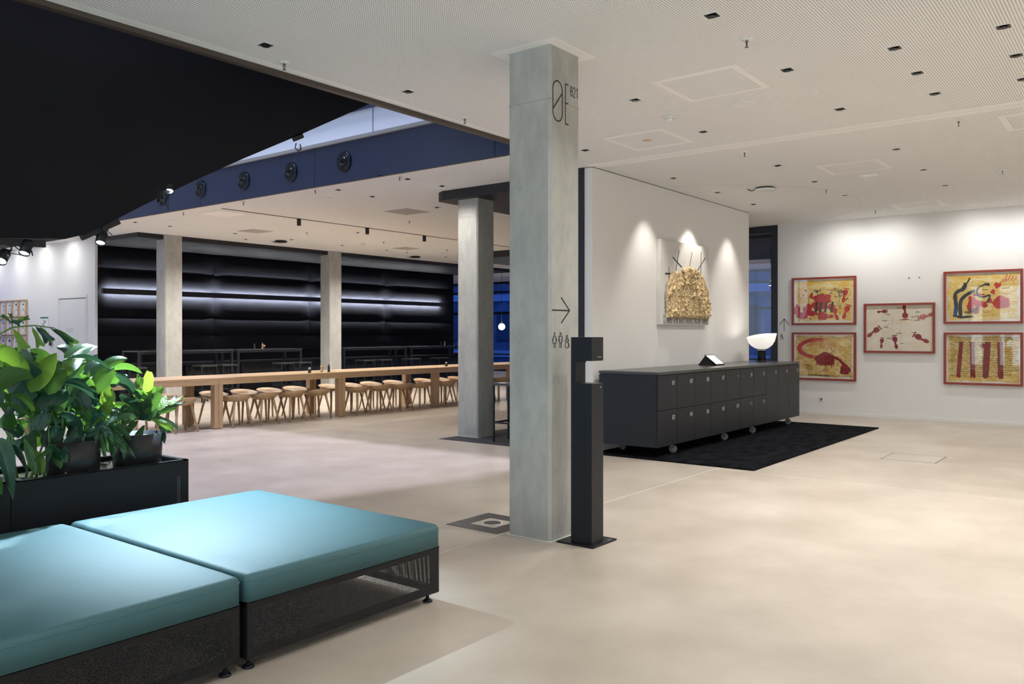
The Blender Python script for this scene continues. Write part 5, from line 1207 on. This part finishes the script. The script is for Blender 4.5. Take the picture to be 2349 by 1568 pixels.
# ================================================================== LEFT WHITE WALL: DOOR, PICTURES, NOTICE
dr = thing('door_2', '', ''); del dr['label']; del dr['category']; dr['kind'] = 'structure'; dr.location = (8.1, 18.05, 0)
f = MB(); a0, a1, zt = 17.37, 18.716, 2.205
f.box(8.098, 8.11, a0, a0 + .05, 0, zt).box(8.098, 8.11, a1 - .05, a1, 0, zt).box(8.098, 8.11, a0 + .05, a1 - .05, 2.15, zt)
f.build('door_frame', M['white'], dr)
MB().box(8.102, 8.11, 17.445, 18.64, 0, 2.125).build('door_leaf', M['white'], dr)
MB().box(8.106, 8.1105, 17.42, 18.666, 2.126, 2.15).build('closer_slot', M['inkgrey'], dr)
dm = MB(); text(dm, 'PHASE', -18.30, 1.44, .075, .040, .066, .009, (8.1015, 0, 0), RX, RY, RN); dm.build('door_lettering', M['doorletter'], dr)
dm = MB(); text(dm, 'N', -18.6, 2.05, .03, .03, .03, .006, (8.1015, 0, 0), RX, RY, RN); dm.build('door_tag', M['doorletter'], dr)
nt_ = thing('wall_notice', 'white evacuation notice with green header on the left white wall', 'sign', (8.10, 19.4, 1.42))
MB().box(8.10, 8.109, 19.17, 19.55, 1.42, 1.77).build('sheet', M['paperw'], nt_); MB().box(8.098, 8.10, 19.17, 19.55, 1.735, 1.77).build('header', M['green'], nt_)
nm_ = MB(); rn = random.Random(8)
for k in range(12): scribble(nm_, -19.52 + rn.uniform(0, .2), 1.45 + .022 * k, .1, .015, Vector((8.0995, 0, 0)), rn, .004, 4)
nm_.build('printed_plan', M['ink'], nt_)
ph = thing('wall_phone', 'small dark device on the left white wall below the notice', 'device', (8.09, 19.05, 1.15))
MB().box(8.07, 8.11, 19.0, 19.07, 1.14, 1.24, .004).build('body', M['black'], ph); MB().box(8.09, 8.11, 18.96, 18.995, 1.13, 1.25).build('holder', M['inkgrey'], ph)
cols = [(21.687, 21.36), (21.335, 20.99), (20.965, 20.635), (20.605, 20.235)]; rows = [(1.79, 2.178), (1.37, 1.765), (.95, 1.345)]
nmw = ['leftmost', 'second', 'third', 'rightmost']; rw = ['top', 'middle', 'bottom']
rp_ = random.Random(31)
for j, (z0, z1) in enumerate(rows):
    for i, (ya, yb) in enumerate(cols):
        t = thing('portrait_drawing', 'wood framed ink portrait sheet, %s in %s row of the grid on left wall' % (nmw[i], rw[j]), 'picture', (8.1, (ya + yb) / 2, z0), 'framed portrait sheets on the left wall')
        f = MB(); q = .02; f.box(8.06, 8.105, yb, ya, z1 - q, z1).box(8.06, 8.105, yb, ya, z0, z0 + q).box(8.06, 8.105, ya - q, ya, z0 + q, z1 - q).box(8.06, 8.105, yb, yb + q, z0 + q, z1 - q); f.build('frame', M['pine'], t)
        MB().box(8.09, 8.104, yb + q, ya - q, z0 + q, z1 - q).build('sheet', M['paperw'], t)
        k_ = MB(); cx, cz = -(ya + yb) / 2, (z0 + z1) / 2 + .03; oo = Vector((8.0895, 0, 0)); rx = rp_.uniform(.035, .05)
        ribbon(k_, ell(cx, cz, rx, rx * 1.4, 0, 350, 18), .006, oo, RX, RY, RN)
        ribbon(k_, [(cx - .09, cz - .14), (cx - .05, cz - .085), (cx - .02, cz - .06)], .008, oo, RX, RY, RN); ribbon(k_, [(cx + .09, cz - .14), (cx + .05, cz - .085), (cx + .02, cz - .06)], .008, oo, RX, RY, RN)
        blob(k_, cx, cz + rx * 1.2, rx * rp_.uniform(.6, 1), rx * rp_.uniform(.3, .7), oo, RX, RY, RN, jit=.2, rnd=rp_)
        ribbon(k_, [(cx - .09, z0 + .05), (cx + .09, z0 + .05)], .005, oo, RX, RY, RN)
        k_.build('ink_portrait', M['ink'], t)

# ================================================================== CEILING FITTINGS
def near_name(x, y):
    if x > 7.1 and y > 5.3: return 'dining hall ceiling'
    return 'near hall ceiling'
def copyto(proto, first, loc, rz=0):
    o_ = proto if first else copy_tree(proto); o_.location = loc; o_.rotation_euler = (0, 0, rz); return o_
# downlights
dl = thing('recessed_downlight', '', 'downlight'); s2 = .040
f = MB(); e = .048; f.box(-e, e, -e, -s2, -.003, .002).box(-e, e, s2, e, -.003, .002).box(-e, -s2, -s2, s2, -.003, .002).box(s2, e, -s2, s2, -.003, .002); f.build('trim_frame', M['whitegloss'], dl, local=True)
MB().box(-s2, s2, -s2, s2, -.0022, -.0012).build('dark_aperture', M['hole'], dl, local=True)
MB().lathe([(.026, -.010), (.024, -.004), (.016, -.003)], (.0, .0, .0), (0, 0, 1), 16).build('reflector', M['nozzle'], dl, local=True)
X_ = [4.768, 6.085, 7.435, 9.44, 10.785, 12.115]
DL1 = [(4.768, 2.155), (6.078, .771), (6.078, 1.416), (6.76, .781), (6.76, 1.418), (7.422, .811), (7.43, 1.427), (6.09, 2.16), (6.096, 3.44), (7.437, 2.175), (7.46, 3.463), (7.436, 4.796), (9.42, 2.18), (9.48, 3.473), (10.794, 2.198), (9.444, 4.789), (10.775, 3.47), (12.113, 2.204), (10.782, 4.793), (12.12, 3.481), (12.093, 4.803), (3.403, 4.757), (4.763, 4.767)]
DL2 = [(7.43, 8.763), (8.08, 8.799), (7.443, 7.457), (8.073, 7.45), (9.388, 8.772), (9.421, 14.14), (10.747, 14.14), (10.13, 14.83), (10.8, 12.166), (8.055, 14.113), (7.398, 14.098), (12.125, 14.17), (13.491, 14.2), (14.123, 14.17), (15.584, 14.25)]
side_w = ['nearest the camera', '', '']
fl = True
def ord_(n): return ['first', 'second', 'third', 'fourth', 'fifth', 'sixth', 'seventh', 'eighth', 'ninth', 'tenth'][n]
rowsA = sorted(set(round(y * 2) / 2 for x, y in DL1))
def row_label(lst, i, where):
    x, y = lst[i]; ry = round(y * 1.5); row = sorted([p for p in lst if round(p[1] * 1.5) == ry]); k = row.index((x, y))
    rs_ = sorted(set(round(p[1] * 1.5) for p in lst)); r_i = rs_.index(ry)
    return 'small black square downlight, %s from left in %s row, %s' % (ord_(k), ord_(r_i), where)
for i, p in enumerate(DL1):
    o_ = copyto(dl, fl, (p[0], p[1], CEIL)); fl = False; o_['label'] = row_label(DL1, i, 'near hall ceiling counted from right'); o_['group'] = 'black square ceiling downlights'; o_['category'] = 'downlight'
for i, p in enumerate(DL2):
    o_ = copyto(dl, False, (p[0], p[1], CEIL)); o_['label'] = row_label(DL2, i, 'dining hall ceiling'); o_['group'] = 'black square ceiling downlights'; o_['category'] = 'downlight'
# sprinklers
sk = thing('ceiling_sprinkler', '', 'sprinkler')
MB().lathe([(.040, 0), (.038, -.006), (.012, -.010)], (0, 0, 0), (0, 0, 1), 20).build('rosette', M['whitegloss'], sk, local=True)
q = MB().lathe([(.009, -.008), (.009, -.02), (.006, -.022)], (0, 0, 0), n=10); q.tube([(-.009, 0, -.02), (-.011, 0, -.038), (-.003, 0, -.052)], .002, 5); q.tube([(.009, 0, -.02), (.011, 0, -.038), (.003, 0, -.052)], .002, 5); q.tube([(0, 0, -.02), (0, 0, -.05)], .003, 6); q.lathe([(.013, -.052), (.013, -.054)], (0, 0, 0), n=12)
q.build('head', M['steel'], sk, local=True)
SK1 = [(5.294, 2.148), (8.556, 3.495), (11.455, 3.533), (8.498, 1.435), (11.404, 1.457), (13.876, 3.518), (3.703, 4.956), (5.655, 4.94)]
SK2 = [(7.259, 7.409), (7.238, 9.01), (7.232, 10.649), (7.264, 12.323), (10.181, 10.158), (10.153, 12.887), (12.153, 12.886), (14.181, 12.923)]
skl = ['nearest the camera, right of the near column', 'near hall, beside the third downlight row above the white partition', 'near hall, above the rightmost end of the counter', 'near hall at right, beside the joint strip', 'near hall, farthest right above the prints', 'near hall, closest to the right wall corner', 'at the ceiling edge above the black stair, left one', 'at the ceiling edge just left of the near column',
       'dining hall, rightmost beside the fascia', 'dining hall, second from right beside the fascia', 'dining hall, third from right beside the fascia', 'dining hall, leftmost beside the fascia', 'dining hall, in front of the pendant track', 'dining hall, behind the left track cylinder', 'dining hall, middle behind the pendant track', 'dining hall, behind the right track cylinder']
fl = True
for p, l in zip(SK1 + SK2, skl):
    o_ = copyto(sk, fl, (p[0], p[1], CEIL)); fl = False; o_['label'] = 'small ceiling sprinkler, ' + l; o_['group'] = 'ceiling sprinklers'; o_['category'] = 'sprinkler'
# speakers
gm0 = mat('speaker_mesh', (0.62, 0.61, 0.58), .8)
sp_ = thing('ceiling_speaker', '', 'speaker')
MB().lathe([(.110, 0), (.108, -.006), (.092, -.006), (.090, -.003)], (0, 0, 0), n=36).build('ring', M['whitegloss'], sp_, local=True); MB().lathe([(.090, -.002), (.0001, -.003)], (0, 0, 0), n=30).build('grille', gm0, sp_, local=True)
fl = True
for p, l in zip([(6.78, 2.796), (10.772, 2.802), (7.757, 9.462), (10.764, 13.51), (7.744, 13.47), (14.839, 13.593)], ['near hall, beside the large framed hatch', 'near hall, above the prints', 'dining hall, nearest, beside the fascia', 'dining hall, behind the left track cylinder', 'dining hall, far left beside the fascia', 'dining hall, far right near the mat column']):
    o_ = copyto(sp_, fl, (p[0], p[1], CEIL)); fl = False; o_['label'] = 'round white ceiling speaker, ' + l; o_['group'] = 'round ceiling speakers'; o_['category'] = 'speaker'
# smoke detectors
for x, y, l in ((6.748, 3.461, 'white smoke detector on the near hall ceiling'), (12.169, 13.554, 'white smoke detector on the dining hall ceiling')):
    t = thing('smoke_detector', l, 'smoke detector', (x, y, CEIL))
    MB().lathe([(.055, 0), (.055, -.014), (.048, -.018)], (x, y, CEIL), n=24).build('base', M['whitegloss'], t)
    MB().lathe([(.047, -.018), (.044, -.030), (.034, -.042), (.018, -.050), (.0001, -.052)], (x, y, CEIL), n=24).build('dome', M['whitegloss'], t)
    for k in range(6):
        a = k * pi / 3 + .3; MB().tube([(x + .045 * cos(a - .3), y + .045 * sin(a - .3), CEIL - .030), (x + .0465 * cos(a), y + .0465 * sin(a), CEIL - .030), (x + .045 * cos(a + .3), y + .045 * sin(a + .3), CEIL - .030)], .002, 4).build('slot', M['inkgrey'], t)
# wireless access points
for x, y, l in ((10.818, 4.134, 'round white access point with black back and cable on near hall ceiling'), (10.746, 14.5, 'round black access point on dining ceiling, above the left part of padded wall'), (14.995, 14.75, 'round black access point on dining ceiling, above right part of padded wall')):
    t = thing('access_point', l, 'access point', (x, y, CEIL)); wm_ = M['whitegloss'] if x == 10.818 else M['locker']
    MB().lathe([(.10, 0), (.125, -.012), (.13, -.02)], (x, y, CEIL), n=28).build('mount', M['black'], t)
    MB().lathe([(.132, -.020), (.128, -.034), (.09, -.044), (.0001, -.047)], (x, y, CEIL), n=28).build('cover', wm_, t)
    MB().tube([(x - .02, y + .12, CEIL - .02), (x - .03, y + .18, CEIL - .03), (x - .04, y + .22, CEIL - .012), (x - .05, y + .22, CEIL)], .006, 6).build('cable', M['black'], t)
    MB().box(x - .08, x - .02, y + .20, y + .25, CEIL - .004, CEIL).build('cable_outlet', M['white'], t)
# framed hatches in the near hall
for x0, x1, y0, y1, l in ((5.747, 6.436, 2.412, 3.102, 'largest square ceiling hatch, right of the near column'), (7.092, 7.796, 3.716, 4.388, 'ceiling hatch with small orange disc, above the white partition corner'), (9.818, 10.468, 2.457, 3.146, 'ceiling hatch above the counter, beside a round speaker'), (8.574, 9.235, .45, 1.13, 'ceiling hatch cut by the right picture edge'), (13.41, 14.0, 2.522, 3.195, 'faint ceiling hatch nearest the right wall')):
    t = thing('ceiling_hatch', l, 'hatch', ((x0 + x1) / 2, (y0 + y1) / 2, CEIL)); q = .055; zz = (CEIL - .003, CEIL + .005)
    f = MB().box(x0, x1, y0, y0 + q, *zz).box(x0, x1, y1 - q, y1, *zz).box(x0, x0 + q, y0 + q, y1 - q, *zz).box(x1 - q, x1, y0 + q, y1 - q, *zz); f.build('frame', M['ceil'], t)
    i_ = .004; MB().box(x0 + q + i_, x1 - q - i_, y0 + q + i_, y1 - q - i_, CEIL - .002, CEIL + .003).build('perforated_lid', M['perf'], t)
    if l.startswith('ceiling hatch with small'): MB().lathe([(.045, -.004), (.043, -.008), (.0001, -.009)], (7.434, 4.055, CEIL), n=24).build('orange_disc', M['cream'], t, 'small orange disc')
t = thing('ceiling_sensor', 'small white twin sensor on the near hall ceiling, right of largest hatch', 'sensor', (6.78, 2.17, CEIL))
MB().lathe([(.028, 0), (.027, -.004), (.0001, -.005)], (6.765, 2.20, CEIL), n=18).build('sensor_disc', M['whitegloss'], t); MB().lathe([(.02, 0), (.018, -.004), (.0001, -.005)], (6.80, 2.13, CEIL), n=18).build('sensor_disc', M['whitegloss'], t)
# grey panels in the dining ceiling
gm = mat('grey_ceiling_panel', (0.44, 0.41, 0.39), .9)
for x0, x1, y0, y1, l in ((7.50, 8.03, 11.70, 12.30, 'pale square ceiling panel beside the fascia'), (9.23, 9.70, 13.31, 13.80, 'grey square ceiling panel above the left high tables'), (9.19, 9.69, 9.22, 9.74, 'grey square ceiling panel nearest the mat column'), (13.27, 13.74, 13.37, 13.79, 'grey square ceiling panel above the right high tables')):
    t = thing('ceiling_panel', l, 'ceiling panel', ((x0 + x1) / 2, (y0 + y1) / 2, CEIL)); MB().box(x0, x1, y0, y1, CEIL - .003, CEIL + .002).build('panel', M['ceil'] if l.startswith('pale') else gm, t)
    MB().box(x0 - .006, x1 + .006, y0 - .006, y1 + .006, CEIL - .001, CEIL + .002).build('joint', M['inkgrey'], t)
# pendant track with cylinders
tr = MB().box(7.42, 15.5, 11.475, 11.505, CEIL - .006, CEIL)
tag(centred('ceiling_track', tr, M['black']), 'thin black ceiling track line across the dining hall ceiling', 'track')
for i, (u, v) in enumerate(((695, 500), (853, 521), (981, 539))):
    p = onZ(u, v, CEIL); t = thing('track_cylinder', 'small black cylinder spotlight on the ceiling track, ' + ['left', 'middle', 'right'][i], 'spotlight', (p.x, 11.49, CEIL), 'cylinder spotlights on the ceiling track')
    MB().lathe([(.0345, -.006), (.0345, -.118), (.030, -.118), (.028, -.105)], (p.x, 11.49, CEIL), n=20).build('housing', M['black'], t); MB().lathe([(.0285, -.110), (.0001, -.112)], (p.x, 11.49, CEIL), n=16).build('lens', M['lampwarm'], t)
# pendants and spot in the rooms beyond
gp = thing('globe_pendant', 'glowing round globe lamp in the far room, right of the mat column', 'pendant lamp', (20.0, 15.96, 1.615))
MB().lathe([(.0001, -.10), (.06, -.085), (.095, -.04), (.10, 0), (.095, .04), (.06, .085), (.0001, .10)], (20.0, 15.96, 1.615), n=20).build('globe', M['lampwarm'], gp); MB().tube([(20, 15.96, 1.71), (20, 15.96, CEIL)], .006, 6).build('cord', M['black'], gp)
p = onX(1768, 650, 17.0); ds = thing('cylinder_spotlight', 'lit black cylinder spotlight seen through the glass door', 'spotlight', (17.0, p.y, p.z))
MB().lathe([(.035, -.04), (.035, .08)], p, n=16).build('housing', M['black'], ds); MB().lathe([(.034, -.042), (.0001, -.045)], p, n=16).build('lens', M['lampwarm'], ds); MB().tube([(p.x, p.y, p.z + .08), (p.x, p.y, CEIL)], .006, 6).build('rod', M['black'], ds)
# washer lights near the right wall
for i, (x, y) in enumerate(((14.13, 4.18), (14.14, 3.48), (14.12, 2.21))):
    t = thing('wall_washer', 'small white recessed wall washer near right wall, ' + ['left', 'middle', 'right'][i], 'downlight', (x, y, CEIL), 'white wall washers by the right wall')
    MB().lathe([(.06, 0), (.058, -.005), (.045, -.004)], (x, y, CEIL), n=20).build('ring', M['whitegloss'], t); MB().lathe([(.045, -.003), (.0001, -.004)], (x, y, CEIL), n=16).build('lens', M['lampwarm'], t)

# ================================================================== LAMP LIGHT OF THE CEILING FITTINGS AND ADDED LAMPS
ZL = CEIL - .03
for (x, y) in DL1:
    if y > 4.7 and x > 9: continue
    spot((x, y, ZL), (x, y, 0), 5 if y > 4.7 else 41, 132, 1.0, NEUT, .035)
# wall-facing fittings above the partition
spot((9.444, 4.789, ZL), (9.5, 5.1, 1.2), 40, 70, .8, WARM, .02); spot((10.782, 4.793, ZL), (10.70, 5.1, 1.9), 44, 62, .6, WARM, .02); spot((12.093, 4.803, ZL), (12.05, 5.1, 1.2), 40, 70, .8, WARM, .02)
for y in (4.18, 3.48, 2.21, 1.5, .2, -1.2): spot((14.0, y, ZL), (14.7, y, 1.6), 18, 150, 1.0, NEUT, .03)
for (x, y) in DL2: spot((x, y, ZL), (x, y, 0), 34 if y < 10 else 95, 140, 1.0, WARM, .035)
for x in (8.5, 10.9, 13.3, 15.7): spot((x, 13.2, ZL), (x, 13.2, 0), 55, 130, 1.0, WARM, .035)  # extra row added to light the dining hall, no fittings here
# cylinders of the ceiling track shining on the oak table
for x in (5.6 + 1.9, 9.05, 11.0, 12.85, 14.7): spot((x, 11.49, 3.22), (x, 11.40, 0.75), 52, 74, .7, (1.0, .90, .76), .02)
# rows that continue outside the picture, mixed with added wall washes
for x in (-4, -1.5, 1, 3.4):
    for y in (-3.5, -1.2, 0.6): spot((x, y, ZL), (x, y, 0), 50, 130, 1.0, NEUT, .04)
for x in (-4, -1.8, .4, 2.6, 4.8, 7.0, 9.2, 11.4, 13.6): spot((x, -4.3, ZL), (x, -5, 1.8), 34, 140, 1.0, NEUT, .1)  # added washes on the unseen rear wall; their bounce brightens the ceiling
for y in (-3, -.8, 1.4, 3.6): spot((-5.3, y, ZL), (-6, y, 1.8), 34, 140, 1.0, NEUT, .1)  # same added bounce light, off the unseen side wall
for x in (4.77, 7.43, 10.1, 12.8):
    for y in (-3.2, -1.0): spot((x, y, ZL), (x, y, 0), 46, 135, 1.0, NEUT, .04)
for y in (18.0, 19.3, 20.6, 21.9, 23.2, 24.5): area((7.5, y, 3.32), (7.75, y, 0), .25, 1.2, 7.5, NEUT)  # lamps without fittings, added to wash the left wall evenly
for x, y in ((17, 6), (20, 6.5), (22.5, 9), (22.5, 15), (22.5, 19), (20, 10), (20, 3), (21, 22)): spot((x, y, 3.15), (x, y, 0), 55, 120, .7, WARM, .04)
